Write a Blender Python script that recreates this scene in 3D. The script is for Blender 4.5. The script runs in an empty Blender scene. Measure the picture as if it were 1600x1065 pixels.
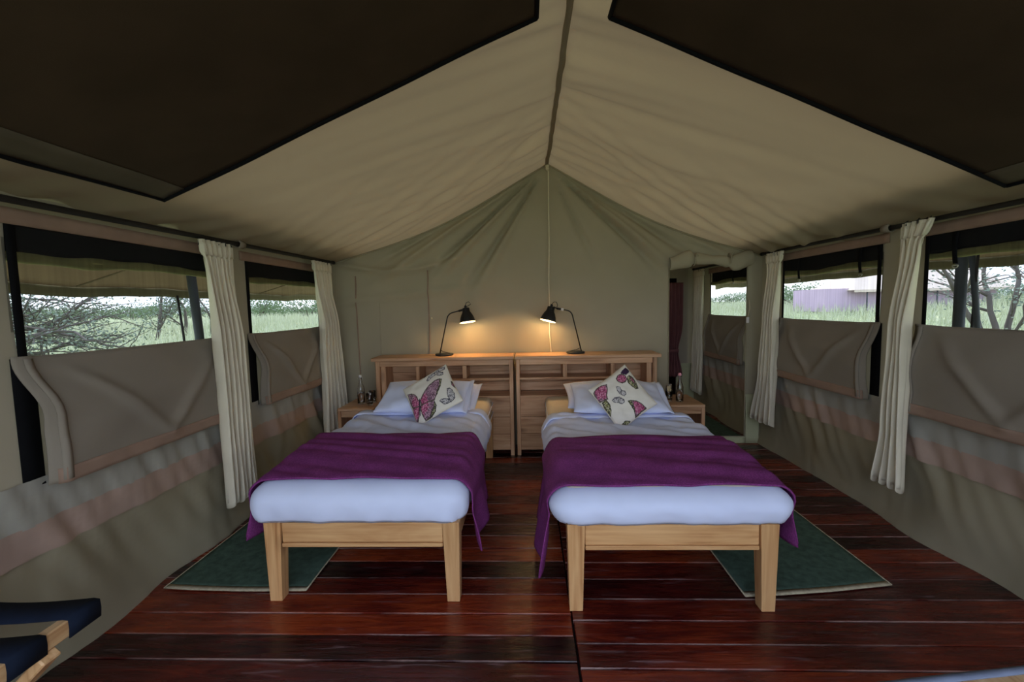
import bpy, bmesh, math, random
import numpy as np
from mathutils import Vector, Matrix, noise
random.seed(7)
SC = bpy.context.scene
COL = SC.collection
PI = math.pi

# ------------------------------------------------------------------ camera
def cam_axes(yaw, pitch, roll):
    fwd = Vector((-math.sin(yaw)*math.cos(pitch), math.cos(yaw)*math.cos(pitch), -math.sin(pitch)))
    right = Vector((math.cos(yaw), math.sin(yaw), 0))
    up = right.cross(fwd)
    r2 = math.cos(roll)*right - math.sin(roll)*up
    u2 = math.sin(roll)*right + math.cos(roll)*up
    return r2, u2, fwd
cd = bpy.data.cameras.new('camera')
cam = bpy.data.objects.new('camera', cd); COL.objects.link(cam)
r_, u_, f_ = cam_axes(.0363, .0792, .0206)
cam.matrix_world = Matrix(((r_.x, u_.x, -f_.x, 0), (r_.y, u_.y, -f_.y, 0), (r_.z, u_.z, -f_.z, 1.35), (0, 0, 0, 1)))
cd.sensor_width = 36; cd.sensor_fit = 'HORIZONTAL'
cd.lens = 696.06/1600*36
cd.clip_start = .02; cd.clip_end = 1000
SC.camera = cam

# ------------------------------------------------------------------ world, sun, exposure
w = bpy.data.worlds.new('overcast_sky'); SC.world = w; w.use_nodes = True
nt = w.node_tree; nt.nodes.clear()
out = nt.nodes.new('ShaderNodeOutputWorld'); bg = nt.nodes.new('ShaderNodeBackground')
tc = nt.nodes.new('ShaderNodeTexCoord'); sp = nt.nodes.new('ShaderNodeSeparateXYZ')
rp = nt.nodes.new('ShaderNodeValToRGB'); mx = nt.nodes.new('ShaderNodeMixRGB')
nz = nt.nodes.new('ShaderNodeTexNoise'); nr = nt.nodes.new('ShaderNodeValToRGB')
nt.links.new(tc.outputs['Generated'], sp.inputs[0]); nt.links.new(sp.outputs['Z'], rp.inputs[0])
rp.color_ramp.elements[0].position = 0.0; rp.color_ramp.elements[0].color = (.70, .82, 1.0, 1)
rp.color_ramp.elements[1].position = .6; rp.color_ramp.elements[1].color = (.42, .60, 1.0, 1)
nz.inputs['Scale'].default_value = 3.5; nz.inputs['Detail'].default_value = 5
mp = nt.nodes.new('ShaderNodeMapping'); mp.inputs['Scale'].default_value = (1, 1, 2.6)
nt.links.new(tc.outputs['Generated'], mp.inputs[0]); nt.links.new(mp.outputs[0], nz.inputs[0])
nt.links.new(nz.outputs[0], nr.inputs[0])
nr.color_ramp.elements[0].position = .38; nr.color_ramp.elements[1].position = .6
nt.links.new(nr.outputs[0], mx.inputs[0]); nt.links.new(rp.outputs[0], mx.inputs[1]); mx.inputs[2].default_value = (.86, .92, 1.0, 1)
nt.links.new(mx.outputs[0], bg.inputs[0]); bg.inputs[1].default_value = 1.0
nt.links.new(bg.outputs[0], out.inputs[0])
sd = bpy.data.lights.new('sun', 'SUN'); sd.energy = 1.6; sd.angle = math.radians(25); sd.color = (1, .96, .9)
sun = bpy.data.objects.new('sun', sd); COL.objects.link(sun); sun.rotation_euler = (math.radians(-52), math.radians(6), 0)
SC.view_settings.view_transform = 'Standard'; SC.view_settings.look = 'None'
SC.view_settings.gamma = 1; SC.view_settings.use_curve_mapping = False
SC.view_settings.exposure = 1.78
try:
    SC.cycles.use_denoising = True
    SC.cycles.max_bounces = 12; SC.cycles.diffuse_bounces = 7; SC.cycles.transparent_max_bounces = 24
    SC.cycles.caustics_reflective = False; SC.cycles.caustics_refractive = False
    SC.cycles.sample_clamp_indirect = 6
except Exception: pass

# ------------------------------------------------------------------ helpers
def lin(c):
    return tuple((v/255/12.92 if v/255 <= .04045 else ((v/255+.055)/1.055)**2.4) for v in c)
def thing(name, label, cat, loc=(0, 0, 0), rz=0, group=None):
    o = bpy.data.objects.new(name, None); COL.objects.link(o)
    o.empty_display_size = .05; o.location = loc; o.rotation_euler = (0, 0, rz)
    o['label'] = label; o['category'] = cat
    if group: o['group'] = group
    return o
def tag(o, label, cat, group=None):
    o['label'] = label; o['category'] = cat
    if group: o['group'] = group
    return o
def struct(o): o['kind'] = 'structure'; return o
def sempty(name, loc=(0, 0, 0)):
    o = bpy.data.objects.new(name, None); COL.objects.link(o); o.location = loc; o.empty_display_size = .05
    return struct(o)
def mobj(name, data, mat, parent=None, smooth=False, solid=0, off=0):
    """data: (verts, faces) or bmesh"""
    me = bpy.data.meshes.new(name)
    if isinstance(data, bmesh.types.BMesh):
        data.normal_update(); data.to_mesh(me); data.free()
    else:
        me.from_pydata([tuple(v) for v in data[0]], [], data[1]); me.update()
    if mat is not None: me.materials.append(mat)
    if smooth:
        for p in me.polygons: p.use_smooth = True
    o = bpy.data.objects.new(name, me); COL.objects.link(o)
    if parent is not None: o.parent = parent
    if solid:
        m = o.modifiers.new('thickness', 'SOLIDIFY'); m.thickness = solid; m.offset = off
    return o
def inst(name, me, parent=None, loc=(0, 0, 0), rot=(0, 0, 0)):
    o = bpy.data.objects.new(name, me); COL.objects.link(o)
    if parent is not None: o.parent = parent
    o.location = loc; o.rotation_euler = rot
    return o
def copy_tree(o, parent=None):
    c = o.copy(); COL.objects.link(c)
    if parent is not None: c.parent = parent
    for ch in list(o.children): copy_tree(ch, c)
    return c
def bm_box(bm, x0, x1, y0, y1, z0, z1, bev=0.0, seg=1):
    b = bmesh.new()
    bmesh.ops.create_cube(b, size=1)
    for v in b.verts:
        v.co = Vector(((x0+x1)/2+v.co.x*(x1-x0), (y0+y1)/2+v.co.y*(y1-y0), (z0+z1)/2+v.co.z*(z1-z0)))
    if bev > 0:
        bmesh.ops.bevel(b, geom=b.edges[:], offset=bev, segments=seg, profile=.6, affect='EDGES')
    me = bpy.data.meshes.new('tmp'); b.to_mesh(me); b.free(); bm.from_mesh(me); bpy.data.meshes.remove(me)
    return bm
def box(name, dims, mat, parent=None, bev=.003):
    bm = bmesh.new(); bm_box(bm, *dims, bev=bev)
    return mobj(name, bm, mat, parent)
def hexa(name, pts, mat, parent=None, bev=.002):
    """8 points: bottom 4 ccw, top 4 ccw"""
    bm = bmesh.new(); vs = [bm.verts.new(p) for p in pts]
    for f in ((3, 2, 1, 0), (4, 5, 6, 7), (0, 1, 5, 4), (1, 2, 6, 5), (2, 3, 7, 6), (3, 0, 4, 7)):
        bm.faces.new([vs[i] for i in f])
    if bev: bmesh.ops.bevel(bm, geom=bm.edges[:], offset=bev, segments=1, affect='EDGES')
    return mobj(name, bm, mat, parent)
def grid(us, vs, fn, skip=None, closed_u=False):
    V = []; idx = {}
    nu, nv = len(us), len(vs)
    for i, u in enumerate(us):
        for j, v in enumerate(vs):
            idx[i, j] = len(V); V.append(fn(u, v))
    F = []
    for i in range(nu-(0 if closed_u else 1)):
        for j in range(nv-1):
            i2 = (i+1) % nu
            if skip and skip((us[i]+us[i2])/2, (vs[j]+vs[j+1])/2): continue
            F.append((idx[i, j], idx[i2, j], idx[i2, j+1], idx[i, j+1]))
    return V, F
def clean(data):
    V, F = data
    used = sorted({i for f in F for i in f}); m = {o: n for n, o in enumerate(used)}
    return [V[i] for i in used], [tuple(m[i] for i in f) for f in F]
def lsp(a, b, n): return [a+(b-a)*i/(n-1) for i in range(n)]
def tube_data(pts, r, n=8, caps=True):
    pts = [Vector(p) for p in pts]; V = []; F = []
    rs = r if isinstance(r, (list, tuple)) else [r]*len(pts)
    t0 = (pts[1]-pts[0]).normalized()
    nrm = t0.orthogonal().normalized()
    for i, p in enumerate(pts):
        if i == 0: t = pts[1]-pts[0]
        elif i == len(pts)-1: t = pts[-1]-pts[-2]
        else: t = (pts[i+1]-pts[i-1])
        t.normalize()
        nrm = (nrm-t*nrm.dot(t)).normalized(); b = t.cross(nrm)
        for k in range(n):
            a = 2*PI*k/n
            V.append(p+(nrm*math.cos(a)+b*math.sin(a))*rs[i])
    for i in range(len(pts)-1):
        for k in range(n):
            k2 = (k+1) % n
            F.append((i*n+k, i*n+k2, (i+1)*n+k2, (i+1)*n+k))
    if caps:
        F.append(tuple(range(n-1, -1, -1))); F.append(tuple((len(pts)-1)*n+k for k in range(n)))
    return V, F
def merge(*ds):
    V = []; F = []
    for v, f in ds:
        o = len(V); V += list(v); F += [tuple(i+o for i in ff) for ff in f]
    return V, F
def tube(name, pts, r, mat, parent=None, n=8): return mobj(name, tube_data(pts, r, n), mat, parent, True)
def lathe_data(prof, n=24, axis=None, loc=(0, 0, 0)):
    """prof: list of (r,z); axis: direction of +z"""
    V = []; F = []
    M = Matrix.Identity(3) if axis is None else Vector((0, 0, 1)).rotation_difference(Vector(axis).normalized()).to_matrix()
    L = Vector(loc)
    for (r, z) in prof:
        for k in range(n):
            a = 2*PI*k/n
            V.append(L+M @ Vector((r*math.cos(a), r*math.sin(a), z)))
    for i in range(len(prof)-1):
        for k in range(n):
            k2 = (k+1) % n
            F.append((i*n+k, i*n+k2, (i+1)*n+k2, (i+1)*n+k))
    return V, F
def lathe(name, prof, mat, parent=None, n=24, axis=None, loc=(0, 0, 0)):
    return mobj(name, lathe_data(prof, n, axis, loc), mat, parent, True)
def smooth(a, b, x):
    t = max(0, min(1, (x-a)/(b-a))); return t*t*(3-2*t)
def N(x, y=0, z=0): return noise.noise(Vector((x, y, z)))
def gauss(x, s): return math.exp(-(x/s)**2)

# ------------------------------------------------------------------ materials
def new_mat(name):
    m = bpy.data.materials.new(name); m.use_nodes = True
    nt = m.node_tree; nt.nodes.clear()
    o = nt.nodes.new('ShaderNodeOutputMaterial'); p = nt.nodes.new('ShaderNodeBsdfPrincipled')
    nt.links.new(p.outputs[0], o.inputs[0])
    return m, nt, p, o
def nd(nt, t, **kw):
    n = nt.nodes.new(t)
    for k, v in kw.items(): setattr(n, k, v)
    return n
def cloth(name, c, rough=.9, var=.12, scale=6, weave=600, bump=.15, translucent=0.0, tcol=None, sheen=0.0, stain=None):
    m, nt, p, o = new_mat(name)
    tc = nd(nt, 'ShaderNodeTexCoord')
    n1 = nd(nt, 'ShaderNodeTexNoise'); n1.inputs['Scale'].default_value = scale; n1.inputs['Detail'].default_value = 6
    nt.links.new(tc.outputs['Object'], n1.inputs[0])
    r = nd(nt, 'ShaderNodeValToRGB'); r.color_ramp.elements[0].position = .3; r.color_ramp.elements[1].position = .7
    L = lin(c)
    r.color_ramp.elements[0].color = (*[x*(1-var) for x in L], 1); r.color_ramp.elements[1].color = (*[min(1, x*(1+var)) for x in L], 1)
    nt.links.new(n1.outputs[0], r.inputs[0])
    col = r.outputs[0]
    n2 = nd(nt, 'ShaderNodeTexNoise'); n2.inputs['Scale'].default_value = weave; n2.inputs['Detail'].default_value = 2
    nt.links.new(tc.outputs['Object'], n2.inputs[0])
    if stain:
        mm = nd(nt, 'ShaderNodeMixRGB'); mm.blend_type = 'MULTIPLY'; mm.inputs[0].default_value = stain
        r2 = nd(nt, 'ShaderNodeValToRGB'); r2.color_ramp.elements[0].position = .35; r2.color_ramp.elements[1].position = .65
        r2.color_ramp.elements[0].color = (.35, .35, .35, 1)
        nt.links.new(n2.outputs[0], r2.inputs[0]); nt.links.new(col, mm.inputs[1]); nt.links.new(r2.outputs[0], mm.inputs[2]); col = mm.outputs[0]
    nt.links.new(col, p.inputs['Base Color'])
    p.inputs['Roughness'].default_value = rough
    p.inputs['Specular IOR Level'].default_value = .15
    if sheen: p.inputs['Sheen Weight'].default_value = sheen
    b = nd(nt, 'ShaderNodeBump'); b.inputs['Strength'].default_value = bump; b.inputs['Distance'].default_value = .002
    nt.links.new(n2.outputs[0], b.inputs['Height']); nt.links.new(b.outputs[0], p.inputs['Normal'])
    if translucent:
        t = nd(nt, 'ShaderNodeBsdfTranslucent'); t.inputs[0].default_value = (*lin(tcol or c), 1)
        mix = nd(nt, 'ShaderNodeMixShader'); mix.inputs[0].default_value = translucent
        nt.links.new(p.outputs[0], mix.inputs[1]); nt.links.new(t.outputs[0], mix.inputs[2]); nt.links.new(mix.outputs[0], o.inputs[0])
    return m
def wood(name, c1, c2, c3, axis='X', rough=.45, scale=1.0, spec=.35, knots=True):
    m, nt, p, o = new_mat(name)
    tc = nd(nt, 'ShaderNodeTexCoord'); oi = nd(nt, 'ShaderNodeObjectInfo')
    ml = nd(nt, 'ShaderNodeMath', operation='MULTIPLY'); ml.inputs[1].default_value = 37.0
    nt.links.new(oi.outputs['Random'], ml.inputs[0])
    ad = nd(nt, 'ShaderNodeVectorMath', operation='ADD')
    nt.links.new(tc.outputs['Object'], ad.inputs[0]); nt.links.new(ml.outputs[0], ad.inputs[1])
    mp = nd(nt, 'ShaderNodeMapping')
    s = {'X': (.9, 9, 9), 'Y': (9, .9, 9), 'Z': (9, 9, .9)}[axis]
    mp.inputs['Scale'].default_value = tuple(v*scale for v in s)
    nt.links.new(ad.outputs[0], mp.inputs[0])
    n1 = nd(nt, 'ShaderNodeTexNoise'); n1.inputs['Scale'].default_value = 1.6; n1.inputs['Detail'].default_value = 5; n1.inputs['Distortion'].default_value = 1.2
    nt.links.new(mp.outputs[0], n1.inputs[0])
    mp2 = nd(nt, 'ShaderNodeMapping'); s2 = {'X': (3, 90, 90), 'Y': (90, 3, 90), 'Z': (90, 90, 3)}[axis]
    mp2.inputs['Scale'].default_value = s2; nt.links.new(ad.outputs[0], mp2.inputs[0])
    n2 = nd(nt, 'ShaderNodeTexNoise'); n2.inputs['Scale'].default_value = 1.0; n2.inputs['Detail'].default_value = 3
    nt.links.new(mp2.outputs[0], n2.inputs[0])
    mixf = nd(nt, 'ShaderNodeMath', operation='MULTIPLY_ADD'); mixf.inputs[1].default_value = .35
    nt.links.new(n2.outputs[0], mixf.inputs[0]); 
    m2 = nd(nt, 'ShaderNodeMath', operation='MULTIPLY'); m2.inputs[1].default_value = .72; nt.links.new(n1.outputs[0], m2.inputs[0])
    nt.links.new(m2.outputs[0], mixf.inputs[2])
    r = nd(nt, 'ShaderNodeValToRGB')
    e = r.color_ramp.elements; e[0].position = .36; e[0].color = (*lin(c3), 1); e[1].position = .7; e[1].color = (*lin(c1), 1)
    k = e.new(.5); k.color = (*lin(c2), 1)
    nt.links.new(mixf.outputs[0], r.inputs[0]); col = r.outputs[0]
    if knots:
        mpk = nd(nt, 'ShaderNodeMapping'); sk = {'X': (2.2, 6, 6), 'Y': (6, 2.2, 6), 'Z': (6, 6, 2.2)}[axis]
        mpk.inputs['Scale'].default_value = sk; nt.links.new(ad.outputs[0], mpk.inputs[0])
        vo = nd(nt, 'ShaderNodeTexVoronoi'); vo.inputs['Scale'].default_value = 1.0
        nt.links.new(mpk.outputs[0], vo.inputs[0])
        rk = nd(nt, 'ShaderNodeValToRGB'); rk.color_ramp.elements[0].position = .06; rk.color_ramp.elements[1].position = .2
        rk.color_ramp.elements[0].color = (.22, .14, .1, 1)
        nt.links.new(vo.outputs['Distance'], rk.inputs[0])
        mk = nd(nt, 'ShaderNodeMixRGB'); mk.blend_type = 'MULTIPLY'; mk.inputs[0].default_value = .75
        nt.links.new(col, mk.inputs[1]); nt.links.new(rk.outputs[0], mk.inputs[2]); col = mk.outputs[0]
    hs = nd(nt, 'ShaderNodeHueSaturation'); vr = nd(nt, 'ShaderNodeMapRange'); vr.inputs['To Min'].default_value = .85; vr.inputs['To Max'].default_value = 1.12
    nt.links.new(oi.outputs['Random'], vr.inputs[0]); nt.links.new(vr.outputs[0], hs.inputs['Value']); nt.links.new(col, hs.inputs['Color'])
    nt.links.new(hs.outputs[0], p.inputs['Base Color'])
    p.inputs['Roughness'].default_value = rough; p.inputs['Specular IOR Level'].default_value = spec
    b = nd(nt, 'ShaderNodeBump'); b.inputs['Strength'].default_value = .25; b.inputs['Distance'].default_value = .002
    nt.links.new(mixf.outputs[0], b.inputs['Height']); nt.links.new(b.outputs[0], p.inputs['Normal'])
    return m
def plain(name, c, rough=.6, metal=0, spec=.4):
    m, nt, p, o = new_mat(name)
    n1 = nd(nt, 'ShaderNodeTexNoise'); n1.inputs['Scale'].default_value = 40
    tc = nd(nt, 'ShaderNodeTexCoord'); nt.links.new(tc.outputs['Object'], n1.inputs[0])
    r = nd(nt, 'ShaderNodeValToRGB'); L = lin(c)
    r.color_ramp.elements[0].color = (*[x*.88 for x in L], 1); r.color_ramp.elements[1].color = (*[min(1, x*1.1) for x in L], 1)
    nt.links.new(n1.outputs[0], r.inputs[0]); nt.links.new(r.outputs[0], p.inputs['Base Color'])
    p.inputs['Roughness'].default_value = rough; p.inputs['Metallic'].default_value = metal; p.inputs['Specular IOR Level'].default_value = spec
    return m
def floor_wood():
    m, nt, p, o = new_mat('varnished_mahogany_planks')
    tc = nd(nt, 'ShaderNodeTexCoord'); oi = nd(nt, 'ShaderNodeObjectInfo')
    cx = nd(nt, 'ShaderNodeCombineXYZ')
    a = nd(nt, 'ShaderNodeMath', operation='MULTIPLY'); a.inputs[1].default_value = 91.7; nt.links.new(oi.outputs['Random'], a.inputs[0])
    nt.links.new(a.outputs[0], cx.inputs[0]); nt.links.new(a.outputs[0], cx.inputs[2])
    ad = nd(nt, 'ShaderNodeVectorMath', operation='ADD'); nt.links.new(tc.outputs['Object'], ad.inputs[0]); nt.links.new(cx.outputs[0], ad.inputs[1])
    mp = nd(nt, 'ShaderNodeMapping'); mp.inputs['Scale'].default_value = (1.5, 14, 14); nt.links.new(ad.outputs[0], mp.inputs[0])
    n1 = nd(nt, 'ShaderNodeTexNoise'); n1.inputs['Scale'].default_value = 1.5; n1.inputs['Detail'].default_value = 7; n1.inputs['Distortion'].default_value = 1.6; n1.inputs['Roughness'].default_value = .62
    nt.links.new(mp.outputs[0], n1.inputs[0])
    # large dark/light areas within a board
    n3 = nd(nt, 'ShaderNodeTexNoise'); n3.inputs['Scale'].default_value = 2.2; n3.inputs['Detail'].default_value = 3
    nt.links.new(ad.outputs[0], n3.inputs[0])
    sm = nd(nt, 'ShaderNodeMath', operation='MULTIPLY_ADD'); sm.inputs[1].default_value = .55; nt.links.new(n3.outputs[0], sm.inputs[0])
    sm2 = nd(nt, 'ShaderNodeMath', operation='MULTIPLY_ADD'); sm2.inputs[1].default_value = .6; nt.links.new(n1.outputs[0], sm2.inputs[0])
    rr = nd(nt, 'ShaderNodeMapRange'); rr.inputs['To Min'].default_value = -.25; rr.inputs['To Max'].default_value = .15
    # a different random value from the same number for tone
    fr = nd(nt, 'ShaderNodeMath', operation='FRACT'); nt.links.new(a.outputs[0], fr.inputs[0]); nt.links.new(fr.outputs[0], rr.inputs[0])
    nt.links.new(rr.outputs[0], sm2.inputs[2]); nt.links.new(sm2.outputs[0], sm.inputs[2])
    r = nd(nt, 'ShaderNodeValToRGB'); e = r.color_ramp.elements
    e[0].position = .28; e[0].color = (*lin((28, 8, 10)), 1); e[1].position = .8; e[1].color = (*lin((150, 62, 30)), 1)
    k = e.new(.5); k.color = (*lin((78, 22, 18)), 1)
    k = e.new(.63); k.color = (*lin((112, 38, 22)), 1)
    nt.links.new(sm.outputs[0], r.inputs[0])
    # worn pale scuffs along the grain
    mp4 = nd(nt, 'ShaderNodeMapping'); mp4.inputs['Scale'].default_value = (3, 34, 34); nt.links.new(ad.outputs[0], mp4.inputs[0])
    n4 = nd(nt, 'ShaderNodeTexNoise'); n4.inputs['Scale'].default_value = 1.3; n4.inputs['Detail'].default_value = 6; n4.inputs['Distortion'].default_value = .8
    nt.links.new(mp4.outputs[0], n4.inputs[0])
    r4 = nd(nt, 'ShaderNodeValToRGB'); r4.color_ramp.elements[0].position = .62; r4.color_ramp.elements[1].position = .76
    r4.color_ramp.elements[1].color = (.55, .55, .55, 1)
    nt.links.new(n4.outputs[0], r4.inputs[0])
    mk = nd(nt, 'ShaderNodeMixRGB'); mk.inputs[2].default_value = (*lin((150, 122, 125)), 1)
    nt.links.new(r4.outputs[0], mk.inputs[0]); nt.links.new(r.outputs[0], mk.inputs[1])
    sx_ = nd(nt, 'ShaderNodeSeparateXYZ'); nt.links.new(tc.outputs['Generated'], sx_.inputs[0])
    e1 = nd(nt, 'ShaderNodeMath', operation='SUBTRACT'); e1.inputs[1].default_value = .5; nt.links.new(sx_.outputs['Y'], e1.inputs[0])
    e2 = nd(nt, 'ShaderNodeMath', operation='ABSOLUTE'); nt.links.new(e1.outputs[0], e2.inputs[0])
    e3 = nd(nt, 'ShaderNodeMapRange'); e3.inputs['From Min'].default_value = .472; e3.inputs['From Max'].default_value = .495; e3.inputs['To Max'].default_value = 1.0; nt.links.new(e2.outputs[0], e3.inputs[0])
    mpe = nd(nt, 'ShaderNodeMapping'); mpe.inputs['Scale'].default_value = (3.5, 1, 1); nt.links.new(ad.outputs[0], mpe.inputs[0])
    ne = nd(nt, 'ShaderNodeTexNoise'); ne.inputs['Scale'].default_value = 1.0; ne.inputs['Detail'].default_value = 4; nt.links.new(mpe.outputs[0], ne.inputs[0])
    re_ = nd(nt, 'ShaderNodeMapRange'); re_.inputs['From Min'].default_value = .42; re_.inputs['From Max'].default_value = .62; re_.inputs['To Max'].default_value = .75; nt.links.new(ne.outputs[0], re_.inputs[0])
    em = nd(nt, 'ShaderNodeMath', operation='MULTIPLY'); nt.links.new(e3.outputs[0], em.inputs[0]); nt.links.new(re_.outputs[0], em.inputs[1])
    mke = nd(nt, 'ShaderNodeMixRGB'); mke.inputs[2].default_value = (*lin((168, 138, 128)), 1)
    nt.links.new(em.outputs[0], mke.inputs[0]); nt.links.new(mk.outputs[0], mke.inputs[1])
    nt.links.new(mke.outputs[0], p.inputs['Base Color'])
    r5 = nd(nt, 'ShaderNodeMapRange'); r5.inputs['From Min'].default_value = .3; r5.inputs['From Max'].default_value = .75; r5.inputs['To Min'].default_value = .17; r5.inputs['To Max'].default_value = .42
    nt.links.new(n4.outputs[0], r5.inputs[0]); nt.links.new(r5.outputs[0], p.inputs['Roughness'])
    p.inputs['Specular IOR Level'].default_value = .5
    b = nd(nt, 'ShaderNodeBump'); b.inputs['Strength'].default_value = .35; b.inputs['Distance'].default_value = .004
    nt.links.new(n4.outputs[0], b.inputs['Height'])
    b2 = nd(nt, 'ShaderNodeBump'); b2.inputs['Strength'].default_value = .25; b2.inputs['Distance'].default_value = .01
    nt.links.new(n1.outputs[0], b2.inputs['Height']); nt.links.new(b.outputs[0], b2.inputs['Normal'])
    nt.links.new(b2.outputs[0], p.inputs['Normal'])
    return m
def gauze():
    m, nt, p, o = new_mat('insect_gauze')
    p.inputs['Base Color'].default_value = (.03, .03, .03, 1); p.inputs['Roughness'].default_value = .8; p.inputs['Specular IOR Level'].default_value = .1
    t = nd(nt, 'ShaderNodeBsdfTransparent'); mix = nd(nt, 'ShaderNodeMixShader')
    tc = nd(nt, 'ShaderNodeTexCoord'); mp = nd(nt, 'ShaderNodeMapping'); mp.inputs['Scale'].default_value = (1, 55, 1.0)
    n = nd(nt, 'ShaderNodeTexNoise'); n.inputs['Scale'].default_value = 1; n.inputs['Detail'].default_value = 4
    nt.links.new(tc.outputs['Object'], mp.inputs[0]); nt.links.new(mp.outputs[0], n.inputs[0])
    r = nd(nt, 'ShaderNodeMapRange'); r.inputs['From Min'].default_value = .35; r.inputs['From Max'].default_value = .75
    r.inputs['To Min'].default_value = .36; r.inputs['To Max'].default_value = .52
    nt.links.new(n.outputs[0], r.inputs[0]); nt.links.new(r.outputs[0], mix.inputs[0])
    nt.links.new(t.outputs[0], mix.inputs[1]); nt.links.new(p.outputs[0], mix.inputs[2]); nt.links.new(mix.outputs[0], o.inputs[0])
    return m
def glass(name, c=(1, 1, 1), ior=1.45):
    m, nt, p, o = new_mat(name)
    p.inputs['Base Color'].default_value = (*c, 1); p.inputs['Roughness'].default_value = .02
    p.inputs['Transmission Weight'].default_value = 1; p.inputs['IOR'].default_value = ior
    return m
def vcol(name, rough=.9):
    m, nt, p, o = new_mat(name)
    a = nd(nt, 'ShaderNodeVertexColor'); a.layer_name = 'print'; nt.links.new(a.outputs[0], p.inputs['Base Color'])
    p.inputs['Roughness'].default_value = rough; p.inputs['Specular IOR Level'].default_value = .15
    n2 = nd(nt, 'ShaderNodeTexNoise'); n2.inputs['Scale'].default_value = 900
    tc = nd(nt, 'ShaderNodeTexCoord'); nt.links.new(tc.outputs['Object'], n2.inputs[0])
    b = nd(nt, 'ShaderNodeBump'); b.inputs['Strength'].default_value = .2; b.inputs['Distance'].default_value = .002
    nt.links.new(n2.outputs[0], b.inputs['Height']); nt.links.new(b.outputs[0], p.inputs['Normal'])
    return m
def emit(name, c, s):
    m, nt, p, o = new_mat(name)
    p.inputs['Base Color'].default_value = (*lin(c), 1); p.inputs['Emission Color'].default_value = (*lin(c), 1); p.inputs['Emission Strength'].default_value = s
    return m

M = {}
M['roof'] = cloth('roof_canvas', (148, 137, 116), var=.05, scale=2.0, weave=500, translucent=.07, tcol=(190, 165, 120))
M['wall'] = cloth('wall_canvas', (156, 146, 132), var=.05, scale=2.5, weave=500, translucent=.10, tcol=(165, 150, 125))
M['gable'] = cloth('gable_canvas', (166, 156, 134), var=.05, scale=2.0, weave=500, translucent=.0, tcol=(165, 160, 120))
M['lower'] = cloth('lower_wall_canvas', (154, 145, 122), var=.07, scale=3, weave=500, translucent=.06)
M['pink'] = cloth('faded_pinkish_band', (168, 144, 130), var=.10, scale=5, weave=500)
M['grey_band'] = cloth('grey_green_pocket', (160, 156, 146), var=.08, scale=5, weave=500)
M['rust'] = cloth('rust_brown_binding', (152, 126, 110), var=.12, scale=8, weave=500)
M['flap'] = cloth('window_cover_canvas', (140, 130, 118), var=.06, scale=3, weave=500)
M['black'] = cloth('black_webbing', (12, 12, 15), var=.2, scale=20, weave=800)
M['pvc'] = cloth('black_rolled_cover', (6, 6, 9), var=.2, scale=12, weave=600)
M['olive_roll'] = cloth('olive_rolled_canvas', (156, 150, 100), var=.12, scale=10, weave=500)
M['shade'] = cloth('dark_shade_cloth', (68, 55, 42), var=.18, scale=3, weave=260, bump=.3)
M['shade_hem'] = cloth('dark_shade_hem', (92, 84, 70), var=.10, scale=5, weave=400)
M['fly'] = cloth('brown_flysheet', (138, 122, 98), var=.12, scale=3, weave=500, translucent=.38, tcol=(160, 140, 114))
M['fly_hem'] = cloth('flysheet_hem', (128, 122, 92), var=.08, scale=3, weave=500, translucent=.15)
M['curtain'] = cloth('ivory_curtain', (232, 222, 200), var=.05, scale=6, weave=700, translucent=.12)
M['plum'] = cloth('plum_curtain', (122, 80, 84), var=.1, scale=6, weave=700)
M['white'] = cloth('white_bedlinen', (216, 223, 250), var=.03, scale=7, weave=900, bump=.08)
M['cream'] = cloth('cream_mattress', (214, 204, 190), var=.04, scale=7, weave=900)
M['purple'] = cloth('purple_throw', (136, 62, 126), var=.16, scale=9, weave=170, bump=.5, stain=.6)
M['rug'] = cloth('dark_green_rug', (84, 106, 92), var=.25, scale=30, weave=420, bump=.8, stain=.5)
M['rug_edge'] = cloth('rug_edging', (176, 164, 138), var=.2, scale=60, weave=500)
M['navy'] = cloth('navy_webbing', (20, 28, 44), var=.15, scale=20, weave=900)
M['bluegrey'] = cloth('blue_grey_canvas', (122, 130, 150), var=.12, scale=20, weave=900, bump=.4)
pine = ((214, 170, 120), (192, 144, 96), (160, 108, 66))
M['pine_x'] = wood('pine_along_x', *pine, axis='X'); M['pine_y'] = wood('pine_along_y', *pine, axis='Y'); M['pine_z'] = wood('pine_along_z', *pine, axis='Z')
teak = ((212, 172, 138), (194, 150, 114), (158, 112, 80))
M['teak_x'] = wood('teak_along_x', *teak, axis='X'); M['teak_y'] = wood('teak_along_y', *teak, axis='Y'); M['teak_z'] = wood('teak_along_z', *teak, axis='Z')
M['rack_y'] = wood('rack_wood_y', (222, 186, 142), (206, 164, 118), (176, 128, 84), axis='Y', knots=False)
M['rack_z'] = wood('rack_wood_z', (222, 186, 142), (206, 164, 118), (176, 128, 84), axis='Z', knots=False)
M['floor'] = floor_wood()
M['under'] = plain('dark_subfloor', (22, 12, 10), rough=.9)
M['gauze'] = gauze()
M['iron'] = plain('black_painted_metal', (20, 19, 20), rough=.45)
M['pole'] = plain('dark_pole', (30, 26, 24), rough=.6)
M['greypole'] = plain('grey_green_pole', (72, 78, 84), rough=.6)
M['lampgrey'] = plain('charcoal_metal', (40, 41, 42), rough=.5)
M['shade_in'] = plain('white_lamp_inside', (235, 228, 215), rough=.5)
M['steel'] = plain('steel_ring', (190, 190, 190), rough=.3, metal=1)
M['cord'] = plain('white_cord', (215, 205, 180), rough=.7)
M['glass'] = glass('clear_glass'); M['water'] = glass('water', (.96, .98, 1), 1.33)
M['capwhite'] = plain('white_cap', (235, 230, 228), rough=.4); M['cappink'] = plain('pink_cap', (240, 160, 175), rough=.4)
M['cushion'] = vcol('printed_cushion')
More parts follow.
